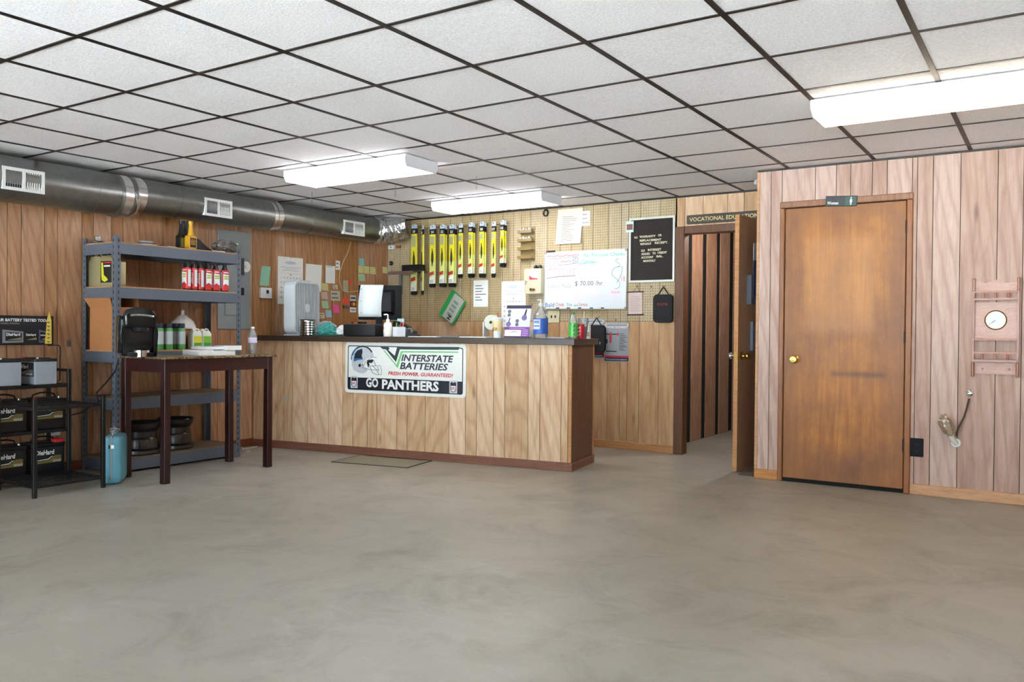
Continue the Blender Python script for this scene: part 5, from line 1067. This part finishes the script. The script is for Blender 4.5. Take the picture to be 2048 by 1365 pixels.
p = ony(806, 587, YB); hook(p.x, p.z, 0.14, 'long empty peg hook right of the monitor, upper'); p = ony(798, 590, YB); hook(p.x, p.z, 0.12, 'long empty peg hook right of the monitor, lower')
for k, (px, py, lab) in enumerate(((1304, 575, 'small empty hook between scroll and pouch'), (1066, 610, 'small empty hook beside the cream switch plate'), (1178, 646, 'small empty hook above the black bag'), (1233, 641, 'small empty hook above the alignment poster'))): p = ony(px, py, YB); hook(p.x, p.z, 0.03, lab)
# name sign over the doorway
a, c = ony(1376, 440, YB), ony(1514, 433, YB); t = thing('door_sign', 'long brown routed sign with cream letters above the open doorway', 'sign', ((a.x+1.385)/2, YB-0.0175, 2.154), 0.0)
w = 1.385-a.x; ob('board', B().prism(rrect(w, 0.082, 0.012, 3), -0.016, 0.0).bev(0.002, 1), pl((58, 44, 36), 0.5), t); txt('VOCATIONAL EDUCATION', t, -w/2+0.028, -0.018, 0.036, pl((222, 200, 130), 0.5), y=-0.0165, w=w-0.05, bold=0.015)
# security camera at the corner
p = onz(1511, 381, H-0.06); p = Vector((XS-0.05, YR+0.16, H-0.03)); t = thing('security_camera', 'small white security camera in the corner above the open door', 'camera', p, 0.5)
ob('mount', B().lathe([(0.02, -0.001), (0.02, 0.0005), (0.001, 0.0005)], 14, (0, 0, 0.022)).cyl((0, 0, -0.01), (0, 0, 0.023), 0.006, seg=8), WHITE, t); ob('barrel', B().cyl((0, -0.05, -0.03), (0, 0.05, -0.02), 0.024, seg=16), WHITE, t, True); ob('lens', B().cyl((0, -0.052, -0.0302), (0, -0.049, -0.030), 0.019, seg=16), BLACK, t)
# papers in a pocket on the open door
def ond(u, z): return Vector((u, -0.036, z))
t = thing('wall_pocket', 'paper holder full of leaflets on the face of the open door', 'holder', (fe.x, fe.y, 0), ang)
ob('pocket', B().box(0.16, 0.40, -0.075, -0.036, 1.36, 1.60), pl((90, 92, 104), 0.4), t)
for k, (u0, u1, z0_, z1_, c) in enumerate(((0.18, 0.38, 1.50, 1.86, (206, 210, 218)), (0.17, 0.30, 1.42, 1.72, (60, 70, 110)), (0.24, 0.40, 1.45, 1.77, (150, 70, 70)))): ob('leaflet', B().box(u0, u1, -0.082-0.004*k, -0.079-0.004*k, z0_, z1_), pl(c, 0.5), t)
ob('lower_pocket', B().box(0.24, 0.42, -0.06, -0.036, 0.98, 1.22), pl((120, 126, 138), 0.3), t)
q = onz(1491, 952, 0); b = B().prism([(-0.06, 0), (0.06, 0), (0.06, 0.035), (-0.06, 0.006)], -0.025, 0.025); tag(ob('door_wedge', b, pl((92, 70, 52), 0.8), None, loc=(q.x, q.y+0.03, 0)), 'small wooden door wedge on the floor below the open door', 'wedge')

# ================================================================ THINGS ON THE RESTROOM WALL
pos, rz, w, h = rect('R', 1651, 392, 1714, 413, 0.02); t = thing('restroom_sign', 'small black and green Women sign above the closed door', 'sign', (pos.x, YR-0.0185, pos.z), 0.0, tilt=0.06)
ob('plate', B().box(-w/2, w/2, -0.005, 0, -h/2, h/2).bev(0.0015, 1), pl((32, 38, 38), 0.35), t); ob('green_field', B().box(w*0.14, w*0.47, -0.0058, -0.005, -h*0.44, h*0.44), pl((40, 74, 62), 0.4), t)
txt('Women', t, -w*0.44, -h*0.32, h*0.30, WHITE, y=-0.0056, w=w*0.36, bold=0.02)
ob('figure', B().prism([(w*0.31-0.010, -h*0.1), (w*0.31-0.006, h*0.18), (w*0.31+0.006, h*0.18), (w*0.31+0.010, -h*0.1), (w*0.31+0.005, -h*0.1), (w*0.31+0.004, -h*0.38), (w*0.31-0.004, -h*0.38), (w*0.31-0.005, -h*0.1)], -0.0066, -0.0058).prism([(w*0.31+0.005*math.cos(a), h*0.29+0.006*math.sin(a)) for a in [i*PI/5 for i in range(10)]], -0.0066, -0.0058), WHITE, t)
# wooden clock shelf
pos, rz, w, h = rect('R', 1944, 556, 2038, 755, 0.03); pos.y = YR-0.001
t = thing('clock_shelf', 'cherry wood spindle wall shelf with a round clock on the pink wall', 'shelf', pos, 0.0)
for s in (-1, 1):
    x = s*(w/2-0.007)
    ob('side_top', B().box(x-0.008, x+0.008, -0.045, 0, h*0.37, h*0.5).bev(0.004, 1), W_CHERRY, t); ob('side_foot', B().box(x-0.008, x+0.008, -0.06, 0, -h*0.5, -h*0.35).bev(0.005, 1), W_CHERRY, t)
    ob('side_rail', B().box(x-0.006, x+0.006, -0.04, 0, -h*0.35, h*0.37), W_CHERRY, t)
crest = [(-w*0.46, h*0.37), (w*0.46, h*0.37)]+[(w*0.46*(1-2*k/14), h*(0.465+0.018*math.cos((1-2*k/14)*2*PI))) for k in range(15)]
ob('crest_board', B().prism(crest, -0.012, 0), W_CHERRYL, t); ob('clock_board', B().box(-w*0.46, w*0.46, -0.014, 0, -h*0.115, h*0.255), W_CHERRYL, t); ob('hook_board', B().box(-w*0.46, w*0.46, -0.014, 0, -h*0.47, -h*0.355), W_CHERRYL, t)
for z, d in ((0.36, 0.05), (0.285, 0.06), (-0.12, 0.06), (-0.255, 0.05), (-0.335, 0.06)): ob('cross_bar', B().box(-w*0.46, w*0.46, -d, 0 if d > 0.055 else -d+0.012, h*z-0.007, h*z+0.007), W_CHERRY, t)
for zz_, top in ((0.295, 0.35), (-0.325, -0.265)):
    for x in (-0.27, 0.0, 0.27): ob('spindle', B().lathe([(0.005, h*zz_), (0.008, h*(zz_*0.5+top*0.5)), (0.005, h*top)], 10, (w*x, -0.045, 0)), W_CHERRY, t, True)
ck = ob('clock_rim', B().lathe([(0.066, 0.0), (0.066, 0.008), (0.061, 0.012), (0.058, 0.008), (0.058, 0.0)], 36, (0, -0.014, h*0.075), 'y', False), BRASS, t, True)
ob('clock_face', B().lathe([(0.001, 0.004), (0.0585, 0.004), (0.0585, 0.0)], 36, (0, -0.014, h*0.075), 'y'), pl((214, 220, 222), 0.3), ck); ob('clock_hand', B().box(-0.001, 0.001, -0.0205, -0.0195, 0, 0.05).tf(Matrix.Translation((0, 0, h*0.075)) @ Matrix.Rotation(math.radians(-128), 4, 'Y')), BLACK, ck)
ob('clock_hand', B().box(-0.0015, 0.0015, -0.0212, -0.0206, 0, 0.028).tf(Matrix.Translation((0, 0, h*0.075)) @ Matrix.Rotation(math.radians(-132), 4, 'Y')), BLACK, ck)
for x in (-0.27, 0.3): ob('peg', B().cyl((w*x, -0.014, -h*0.42), (w*x, -0.045, -h*0.415), 0.006, seg=10), W_CHERRY, t)
# capped drain pipe and supply tube
p0 = ony(1905, 890, YR); t = thing('pipe_stub', 'wrapped white drain pipe with dark supply tube out of the pink wall', 'pipe', p0, 0.0)
def rl(px, py, o=0.0): v = ony(px, py, YR-o)-p0; return v
a, c = rl(1908, 888, 0.02), rl(1888, 840, 0.09)
ob('wall_flange', B().lathe([(0.001, 0.0), (0.03, 0.0), (0.03, 0.008), (0.018, 0.012)], 20, (rl(1912, 886).x, 0, rl(1912, 886).z), 'y'), WHITE, t, True); ob('drain_pipe', B().tube([rl(1912, 886, 0.0), rl(1911, 886, 0.03), a+Vector((0, -0.02, 0.02)), c], 0.017, 14), pl((222, 216, 204), 0.5), t, True); ob('pipe_collar', B().cyl(c*0.55+a*0.45, c*0.75+a*0.25, 0.022, seg=16), pl((214, 206, 192), 0.5), t, True)
b = B(); bmesh.ops.create_icosphere(b.m, subdivisions=3, radius=1.0)
for v in b.m.verts: k = 1+0.35*mn.noise(v.co*2.7+Vector((3, 1, 2))); v.co = Vector((v.co.x*0.042*k, v.co.y*0.03*k, v.co.z*0.075*k))
b.tf(Matrix.Translation(c*0.75+a*0.25) @ Matrix.Rotation(-0.42, 4, 'Y')); ob('plastic_wrap', b, glassy('tan_film', (226, 206, 182), 0.05, 1.0, 0.18), t)
ob('supply_tube', B().tube([rl(1912, 872, 0.02), rl(1916, 858, 0.03), rl(1928, 835, 0.035), rl(1934, 815, 0.03), rl(1938, 798, 0.02)], 0.006, 8), pl((80, 62, 50), 0.5), t, True); ob('valve', B().lathe([(0.001, 0.0), (0.02, 0.0), (0.02, 0.006), (0.009, 0.01), (0.009, 0.04), (0.001, 0.042)], 16, (rl(1940, 787).x, 0, rl(1940, 787).z), 'y').cyl(rl(1936, 782, 0.03), rl(1945, 788, 0.03), 0.009, seg=10), CHROME, t, True)

# ================================================================ THINGS ON THE COUNTER TOP
zC = CT+0.0006
# box fan, nearly edge on
q = onctr(604, 0.26); nrm = Vector((0.955, 0.295, 0)); t = thing('box_fan', 'white square box fan standing on the left end of the counter', 'fan', (q.x, q.y, zC), math.atan2(nrm.y, nrm.x)+PI/2)
FW = pl((206, 212, 216), 0.4); w, h, D = 0.47, 0.505, 0.115
out, inn = rrect(w, h, 0.07, 6, 0, h/2+0.012), rrect(w-0.03, h-0.03, 0.058, 6, 0, h/2+0.012); b = B(); n = len(out)
va = [[b.m.verts.new((x, yy, z)) for x, z in o_] for o_, yy in ((out, -D/2), (inn, -D/2), (inn, D/2), (out, D/2))]
for r in range(4):
    for k in range(n): b.m.faces.new((va[r][k], va[r][(k+1) % n], va[(r+1) % 4][(k+1) % n], va[(r+1) % 4][k]))
ob('housing', b, FW, t, True)
for k in range(14): x = (k-6.5)*0.031; ob('grille_bar', B().box(x-0.003, x+0.003, -D/2+0.002, -D/2+0.012, 0.03, h-0.006), FW, t)
for k in range(6): z = 0.075+k*0.075; ob('cross_wire', B().box(-w/2+0.012, w/2-0.012, -D/2+0.0122, -D/2+0.0152, z-0.0015, z+0.0015), FW, t)
ob('hub_cap', B().lathe([(0.001, 0.006), (0.045, 0.004), (0.045, -0.008)], 24, (0, -D/2, h/2+0.012), 'y'), FW, t, True)
for k in range(5):
    a = k*2*PI/5; ob('blade', B().prism([(0.03*math.cos(a), h/2+0.012+0.03*math.sin(a)), (0.2*math.cos(a-0.3), h/2+0.012+0.2*math.sin(a-0.3)), (0.21*math.cos(a+0.25), h/2+0.012+0.21*math.sin(a+0.25))], 0.0, 0.006), pl((170, 176, 178), 0.4), t)
ob('rear_grille', B().prism(rrect(w-0.032, h-0.032, 0.055, 6, 0, h/2+0.012), D/2-0.004, D/2-0.002), pl((150, 156, 158), 0.5), t); ob('top_handle', B().box(-0.11, 0.11, -0.03, 0.03, h+0.012, h+0.03).bev(0.008, 2), FW, t, True)
for s in (-1, 1): ob('foot', B().box(s*0.17-0.02, s*0.17+0.02, -0.085, 0.085, 0, 0.0135), FW, t)
# ribbed canister
t = thing('ribbed_canister', 'shiny ribbed metal canister in front of the box fan', 'canister', onctr(615, 0.07))
ob('body', B().lathe([(0.001, 0)]+[(0.070+0.0022*math.sin(k*PI), 0.004+k*0.0115) for k in [i*0.5 for i in range(24)]]+[(0.070, 0.146)], 32), CHROME, t, True); ob('rim', B().lathe([(0.070, 0.142), (0.074, 0.147), (0.070, 0.152), (0.066, 0.147)], 32, caps=False), pl((40, 70, 60), 0.4), t, True)
# crumpled bags
def heap(name, label, cat, px, dep, sx, sy, sz, mats, seed, rz=CA):
    q = onctr(px, dep); b = B(); bmesh.ops.create_icosphere(b.m, subdivisions=4, radius=1.0)
    for v in b.m.verts:
        k = 1+0.30*mn.noise(v.co*2.0+Vector((seed, 0, 0)))+0.2*mn.noise(v.co*4.7+Vector((0, seed, 0))); v.co = Vector((v.co.x*sx*k, v.co.y*sy*k, max(0.0, v.co.z*sz*k+sz*0.75)))
    o = tag(ob(name, b, mats, None, False, loc=q), label, cat); o.rotation_euler = (0, 0, rz); return o
heap('plastic_bag', 'teal crumpled plastic bag on the counter beside the canister', 'bag', 656, 0.14, 0.105, 0.065, 0.065, pl((70, 160, 150), 0.3), 1.0)
heap('plastic_bag', 'white crumpled plastic bag on the counter right of the teal one', 'bag', 683, 0.10, 0.045, 0.05, 0.055, pl((222, 222, 220), 0.35), 5.0)
heap('plastic_bag', 'grey crumpled plastic bag behind the teal one on the counter', 'bag', 652, 0.38, 0.12, 0.06, 0.08, pl((190, 188, 196), 0.35), 9.0)
q = onctr(655, 0.025); o = tag(ob('green_cloth', B().box(-0.15, 0.14, -0.02, 0.02, 0, 0.014).bev(0.004, 2), pl((26, 92, 72), 0.8), None, True, loc=q), 'dark green folded cloth in front of the teal bag on the counter', 'cloth'); o.rotation_euler = (0, 0, CA)
# printer / drawer box with monitor behind
q = onctr(729, 0.14); t = thing('black_box_printer', 'long low black printer box on the counter under the monitor', 'printer', q, CA)
w = 0.345; ob('case', B().box(-w/2, w/2, -0.09, 0.09, 0.004, 0.108).bev(0.006, 2), pl((14, 14, 15), 0.5), t, True); ob('top_tray', B().box(-w/2+0.01, w/2-0.01, -0.085, 0.08, 0.1085, 0.112), pl((110, 106, 98), 0.5), t); ob('foot', B().box(-w/2+0.02, w/2-0.02, -0.07, 0.07, 0, 0.0045), BLACKM, t)
q = onctr(759, 0.36); t = thing('computer_monitor', 'black computer monitor seen from behind with a paper taped on it', 'monitor', q, 3.70)
ob('base', B().lathe([(0.001, 0), (0.09, 0), (0.09, 0.008), (0.03, 0.016), (0.001, 0.016)], 28), BLACK, t, True); ob('neck', B().box(-0.03, 0.03, 0.0, 0.03, 0.012, 0.21), pl((9, 9, 12), 0.6, spec=0.2), t)
w, h = 0.405, 0.325; z0_ = 0.155
ob('panel', B().box(-w/2, w/2, -0.045, 0.0, z0_, z0_+h).bev(0.006, 2), pl((9, 9, 12), 0.6, spec=0.2), t, True); b = B().box(-w*0.36, w*0.36, 0.0, 0.045, z0_+0.05, z0_+h-0.04)
for v in b.m.verts:
    if v.co.y > 0.02: v.co.x *= 0.8; v.co.z = z0_+h/2+(v.co.z-z0_-h/2)*0.8
ob('rear_bulge', b.bev(0.006, 2), pl((11, 11, 13), 0.5, spec=0.2), t, True); ob('screen', B().box(-w/2+0.018, w/2-0.018, -0.0462, -0.045, z0_+0.02, z0_+h-0.018), pl((20, 22, 28), 0.1), t)
b = B(); N = 8
for k in range(N+1):
    f = k/N; z = z0_+h+0.001-f*0.30; yy = 0.05+0.012*math.sin(f*3); dx = -0.02*math.sin(f*2)
    for x in (-0.045, 0.17): b.m.verts.new((x+dx*(-1), yy, z))
b.m.verts.ensure_lookup_table()
for k in range(N): b.m.faces.new((b.m.verts[2*k], b.m.verts[2*k+1], b.m.verts[2*k+3], b.m.verts[2*k+2]))
pg = ob('taped_paper', b, pl((226, 232, 232), 0.8), t, True); sm_ = pg.modifiers.new('thickness', 'SOLIDIFY'); sm_.thickness = 0.001
for k in range(3): ob('punch_hole', B().cyl((0.150+0.012, 0.064, z0_+h-0.04-k*0.11), (0.150+0.012, 0.0665, z0_+h-0.04-k*0.11), 0.004, seg=8), BLACK, t)
q = onctr(719, 0.27); t = thing('card_reader', 'small black card reader with orange button between printer and monitor', 'card reader', q, CA)
ob('case', B().box(-0.07, 0.07, -0.03, 0.02, 0, 0.135).bev(0.006, 2), BLACK, t, True); ob('orange_button', B().box(-0.05, 0.0, -0.0315, -0.03, 0.118, 0.130), pl((226, 104, 50), 0.5), t)
# pump bottle
t = thing('pump_bottle', 'white pump bottle of lotion with blue top on the counter', 'bottle', onctr(775.5, 0.06))
ob('body', B().lathe([(0.001, 0), (0.036, 0), (0.039, 0.006), (0.039, 0.10), (0.032, 0.12), (0.016, 0.132), (0.015, 0.145)], 28), pl((236, 232, 228), 0.35), t, True); ob('collar', B().lathe([(0.016, 0.14), (0.016, 0.155), (0.006, 0.158), (0.005, 0.195)], 16), WHITE, t, True); ob('nozzle', B().tube([(0, 0, 0.193), (-0.012, 0, 0.200), (-0.038, -0.01, 0.196)], 0.006, 8), WHITE, t, True)
ob('label', B().cyl((0, 0, 0.03), (0, 0, 0.095), 0.0394, seg=28, caps=False), pl((240, 236, 224), 0.4), t, True); ob('label_mark', B().lathe([(0.001, 0.001), (0.009, 0.001), (0.009, 0.0)], 12, (-0.014, -0.0372, 0.078), 'y'), pl((206, 60, 60), 0.5), t)
# pen cup
t = thing('pen_cup', 'white square pen cup with coloured pens on the counter', 'cup', onctr(798, 0.06), CA-0.55); w = 0.042
for b in (B().box(-w, w, -w, -w+0.003, 0, 0.088), B().box(-w, w, w-0.003, w, 0, 0.088), B().box(-w, -w+0.003, -w+0.003, w-0.003, 0, 0.088), B().box(w-0.003, w, -w+0.003, w-0.003, 0, 0.088), B().box(-w, w, -w, w, 0, 0.003)): ob('wall_panel', b, pl((226, 228, 236), 0.4), t)
for k, (x, yy, dx, c) in enumerate(((-0.02, 0.0, -0.012, (130, 190, 50)), (0.0, 0.01, 0.01, (200, 40, 50)), (0.015, -0.01, 0.016, (190, 30, 40)), (0.022, 0.012, 0.02, (220, 120, 110)), (-0.028, 0.015, -0.006, (40, 40, 60)))): tag(ob('pen', B().cyl((x, yy, 0.0), (x+dx, yy, 0.118+0.004*k), 0.005, seg=8), pl(c, 0.4), None, True, loc=onctr(798, 0.06)+Vector((0, 0, 0.004))), ('green pen in the white pen cup', 'red pen in the middle of the white pen cup', 'dark red pen in the white pen cup', 'pink pen at the right of the white pen cup', 'dark pen at the left of the white pen cup')[k], 'pen', 'pens in the white cup')
t = thing('desk_phone', 'black desk phone behind the pen cup on the counter', 'phone', onctr(808, 0.30), CA); ob('base', B().prism([(-0.09, 0), (0.10, 0), (0.10, 0.05), (-0.09, 0.115)], -0.08, 0.08).bev(0.006, 1), BLACK, t); ob('handset', B().tube([(-0.08, -0.05, 0.13), (-0.03, -0.05, 0.125), (0.06, -0.05, 0.095), (0.10, -0.05, 0.075)], 0.016, 10), BLACK, t, True); ob('blue_note', B().box(-0.06, 0.01, -0.02, -0.018, 0.10, 0.165), pl((170, 212, 214), 0.7), t)
t = thing('tape_dispenser', 'black tape dispenser right of the pen cup on the counter', 'tape dispenser', onctr(826, 0.07), CA); ob('base', B().prism([(-0.055, 0), (0.065, 0), (0.065, 0.02), (0.03, 0.03), (-0.01, 0.032), (-0.02, 0.07), (-0.055, 0.07)], -0.02, 0.02).bev(0.003, 1), pl((26, 26, 28), 0.35), t); ob('tape_roll', B().lathe([(0.012, -0.009), (0.03, -0.009), (0.03, 0.009), (0.012, 0.009), (0.012, -0.009)], 20, (-0.035, 0.0, 0.05), 'y', False), pl((120, 124, 120), 0.2), t, True)
def flat(name, label, px, dep, w, d, h, c, rz=0.0): 
    o = tag(ob(name, B().box(-w/2, w/2, -d/2, d/2, 0, h), c, None, loc=onctr(px, dep)), label, 'papers'); o.rotation_euler = (0, 0, CA+rz); return o
flat('paper_stack', 'loose white papers lying on the counter left of the drink cup', 855, 0.12, 0.28, 0.2, 0.006, PAPER, 0.1); flat('paper_stack', 'grey folder and papers lying on the counter in the middle', 905, 0.20, 0.24, 0.2, 0.012, pl((128, 132, 130), 0.7), -0.1); flat('paper_stack', 'white papers lying close to the drink cup on the counter', 952, 0.15, 0.24, 0.2, 0.008, PAPER, 0.15); flat('paper_stack', 'colourful magazine lying right of the large sanitizer bottle', 1112, 0.2, 0.2, 0.18, 0.010, pl((190, 180, 196), 0.4), 0.1)
# tape disc stand, drink cup, brochure stand, sanitizer
t = thing('label_roll', 'white label roll on a stand behind the drink cup', 'roll', onctr(984, 0.40), CA)
ob('roll', B().lathe([(0.014, -0.03), (0.066, -0.03), (0.066, 0.03), (0.014, 0.03), (0.014, -0.03)], 28, (0, 0, 0.135), 'y', False), pl((214, 214, 196), 0.5), t, True); ob('core', B().cyl((0, -0.029, 0.135), (0, 0.029, 0.135), 0.014, seg=14), pl((60, 44, 34), 0.6), t); ob('stand', B().box(-0.075, -0.06, -0.04, 0.04, 0, 0.14).box(0.06, 0.075, -0.04, 0.04, 0, 0.14).box(-0.06, 0.06, -0.04, 0.04, 0, 0.008), pl((196, 196, 190), 0.4), t)
t = thing('drink_cup', 'white fast food drink cup with orange straw on the counter', 'cup', onctr(995, 0.07))
ob('cup_body', B().lathe([(0.001, 0), (0.031, 0), (0.045, 0.155), (0.047, 0.16)], 28), pl((232, 236, 236), 0.5), t, True); ob('lid', B().lathe([(0.049, 0.155), (0.049, 0.165), (0.042, 0.172), (0.001, 0.172)], 28), pl((226, 226, 220), 0.3), t, True); ob('straw', B().cyl((0.005, 0, 0.17), (0.0, 0.0, 0.215), 0.0042, seg=8), pl((216, 70, 30), 0.4), t, True)
ob('print_band', B().lathe([(0.0365, 0.055), (0.0448, 0.145)], 28, caps=False), pl((238, 214, 160), 0.5), t, True)
for k in range(3): ob('print_stripe', B().tube([(-0.038+0.003*k, -0.020, 0.075-k*0.012), (-0.02, -0.0375+0.001*k, 0.085-k*0.012), (-0.004, -0.0425+0.001*k, 0.088-k*0.012)], 0.002, 5), pl((60, 50, 50), 0.5), t)
ob('print_star', B().prism([(0.010+0.012*(1 if k % 2 else 0.5)*math.cos(k*PI/5), 0.078+0.014*(1 if k % 2 else 0.5)*math.sin(k*PI/5)) for k in range(10)], -0.0435, -0.036), pl((236, 160, 50), 0.5), t)
q = onctr(1032, 0.09); t = thing('brochure_stand', 'purple and white countertop parts brochure stand', 'stand', q, CA+0.03); w, h = 0.225, 0.285
Rt = Matrix.Rotation(math.radians(-14), 4, 'X')
def bs(name, b, m, par=None): return ob(name, b.tf(Matrix.Shear('XY', 4, (0.0, 0.0)) @ Rt), m, par or t)
bs('board', B().box(-w/2, w/2, 0, 0.006, 0.004, h), pl((222, 222, 226), 0.5)); PU = pl((132, 70, 160), 0.5); DP = pl((44, 30, 66), 0.5)
bs('top_band', B().box(-w/2, w/2, -0.001, 0, h*0.90, h), DP); bs('purple_field', B().box(-w/2, w/2, -0.001, 0, h*0.02, h*0.34), PU); bs('bottom_band', B().box(-w/2, w/2, -0.0016, -0.001, 0.004, h*0.05), DP); bs('white_box', B().box(-w/2+0.004, w*0.18, -0.0016, -0.001, h*0.06, h*0.25), WHITE)
bs('car_outline', B().prism([(-w*0.3, h*0.15), (-w*0.2, h*0.19), (-w*0.05, h*0.205), (w*0.08, h*0.17), (-w*0.05, h*0.19), (-w*0.2, h*0.175)], -0.002, -0.0016), PRINT)
for x, z, r in ((-0.37, 0.81, 0.016), (-0.37, 0.70, 0.015), (-0.36, 0.42, 0.022), (-0.02, 0.52, 0.016), (-0.02, 0.41, 0.016), (0.25, 0.62, 0.024)): bs('part_picture', B().prism([(w*x+r*math.cos(a), h*z+r*math.sin(a)) for a in [i*PI/8 for i in range(16)]], -0.0016, -0.001), pl((120, 104, 160), 0.5) if r > 0.02 else pl((110, 106, 122), 0.5))
bs('part_picture', B().prism([(w*0.29, h*0.88), (w*0.34, h*0.88), (w*0.30, h*0.68), (w*0.22, h*0.68)], -0.0016, -0.001), DP); bs('part_picture', B().prism([(-w*0.34, h*0.60), (-w*0.30, h*0.62), (-w*0.34, h*0.48), (-w*0.38, h*0.48)], -0.0016, -0.001), DP)
for k in range(4): bs('print_line', B().box(w*0.22, w*0.45, -0.0016, -0.001, h*(0.07+0.055*k), h*(0.09+0.055*k)), pl((200, 170, 214), 0.5))
bs('print_line', B().box(-w*0.3, w*0.35, -0.0016, -0.001, h*0.29, h*0.305), pl((200, 170, 214), 0.5)); ob('easel_leg', B().box(-0.04, 0.04, 0.0, 0.004, 0.0, 0.2).tf(Matrix.Translation((0, 0.10, 0)) @ Matrix.Rotation(math.radians(12), 4, 'X')), WHITE, t)
t = thing('sanitizer_bottle', 'large clear hand sanitizer bottle with blue label on the counter', 'bottle', onctr(1081, 0.08))
ob('body', B().lathe([(0.001, 0), (0.058, 0), (0.062, 0.008), (0.062, 0.17), (0.056, 0.20), (0.035, 0.235), (0.018, 0.255), (0.017, 0.27)], 32), CLEAR, t, True); ob('label', B().cyl((0, 0, 0.035), (0, 0, 0.165), 0.0625, seg=32, caps=False), pl((50, 96, 184), 0.4), t, True); ob('cap', B().lathe([(0.019, 0.265), (0.019, 0.29), (0.007, 0.292), (0.007, 0.315), (0.001, 0.315)], 16), pl((206, 212, 210), 0.3, ), t, True); ob('pump_head', B().box(-0.03, 0.01, -0.008, 0.008, 0.312, 0.325), pl((206, 212, 210), 0.3), t)
ob('label_panel', B().prism([(-0.03, 0.075), (0.03, 0.075), (0.03, 0.155), (-0.03, 0.155)], -0.0632, -0.05), pl((222, 228, 236), 0.4), t); txt('HAND', t, 0, 0.125, 0.022, pl((50, 96, 184), 0.4), y=-0.0636, align='CENTER', w=0.05, bold=0.04); ob('label_line', B().box(-0.026, 0.026, -0.0642, -0.0632, 0.098, 0.106), pl((50, 96, 184), 0.4), t)
tag(ob('paper_ball', B().lathe([(0.012, 0.0), (0.03, 0.012), (0.032, 0.04), (0.022, 0.066), (0.001, 0.072)], 9), PAPER, None, False, loc=onctr(1059, 0.22)), 'white crumpled tissue between brochure stand and sanitizer bottle', 'tissue')
def soda(label, px, dep, h, r, body, labc, cap, word, wcol, straw=None):
    t = thing('soda_bottle', label, 'bottle', onctr(px, dep), 0.35)
    ob('body', B().lathe([(0.001, 0), (r*0.8, 0), (r, 0.012), (r*0.96, h*0.3), (r, h*0.62), (r*0.7, h*0.78), (r*0.38, h*0.9), (r*0.36, h*0.93)], 24), body, t, True); ob('wrapper', B().lathe([(r*1.0+0.001, 0.016), (r*0.97+0.001, h*0.3), (r*1.0+0.001, h*0.60)], 24, caps=False), labc, t, True); ob('cap', B().lathe([(r*0.42, h*0.92), (r*0.42, h), (0.001, h)], 14), cap, t, True)
    for k in range(3): ob('wrapper_mark', B().prism([(0.004, h*(0.12+0.15*k)), (r*0.6, h*(0.16+0.15*k)), (r*0.55, h*(0.24+0.15*k)), (0.008, h*(0.19+0.15*k))], -r-0.002, -r*0.7), wcol, t)
    return t
soda('green soda bottle with green cap at the right end of the counter', 1146, 0.08, 0.215, 0.037, CLEAR, pl((80, 190, 70), 0.3), pl((70, 150, 70), 0.4), '', pl((20, 50, 40), 0.4))
t = thing('soda_cup', 'clear plastic cup of dark red soda with white straw on the counter', 'cup', onctr(1166, 0.22)); ob('cup', B().lathe([(0.001, 0), (0.03, 0), (0.045, 0.17)], 24), CLEAR, t, True); ob('soda', B().lathe([(0.001, 0.003), (0.028, 0.003), (0.037, 0.10), (0.001, 0.10)], 24), pl((110, 16, 20), 0.2), t, True); ob('straw', B().cyl((0.0, 0, 0.10), (0.01, 0, 0.225), 0.004, seg=8), pl((232, 216, 180), 0.4), t, True)
t = thing('soda_can', 'red and white soda can beside the green bottle', 'can', onctr(1161, 0.15)); ob('body', B().lathe([(0.001, 0.002), (0.024, 0.0), (0.031, 0.012), (0.031, 0.105), (0.027, 0.12), (0.001, 0.118)], 24), pl((196, 40, 60), 0.3, 0.3), t, True); [ob('white_script', B().tube([(-0.012, -0.0312, 0.02+k*0.028), (0.0, -0.0325, 0.038+k*0.028), (0.008, -0.0322, 0.026+k*0.028), (0.012, -0.0312, 0.044+k*0.028)], 0.0026, 6), WHITE, t) for k in range(3)]
t = thing('small_box', 'narrow white and orange box at the very end of the counter', 'box', onctr(1176, 0.42), CA); ob('carton', B().box(-0.017, 0.017, -0.02, 0.02, 0, 0.12), pl((222, 220, 214), 0.5), t); ob('orange_band', B().box(-0.0172, 0.0172, -0.0206, -0.02, 0.02, 0.04), pl((206, 110, 80), 0.5), t); ob('dark_band', B().box(-0.0172, 0.0172, -0.0206, -0.02, 0.045, 0.055), PRINT, t)
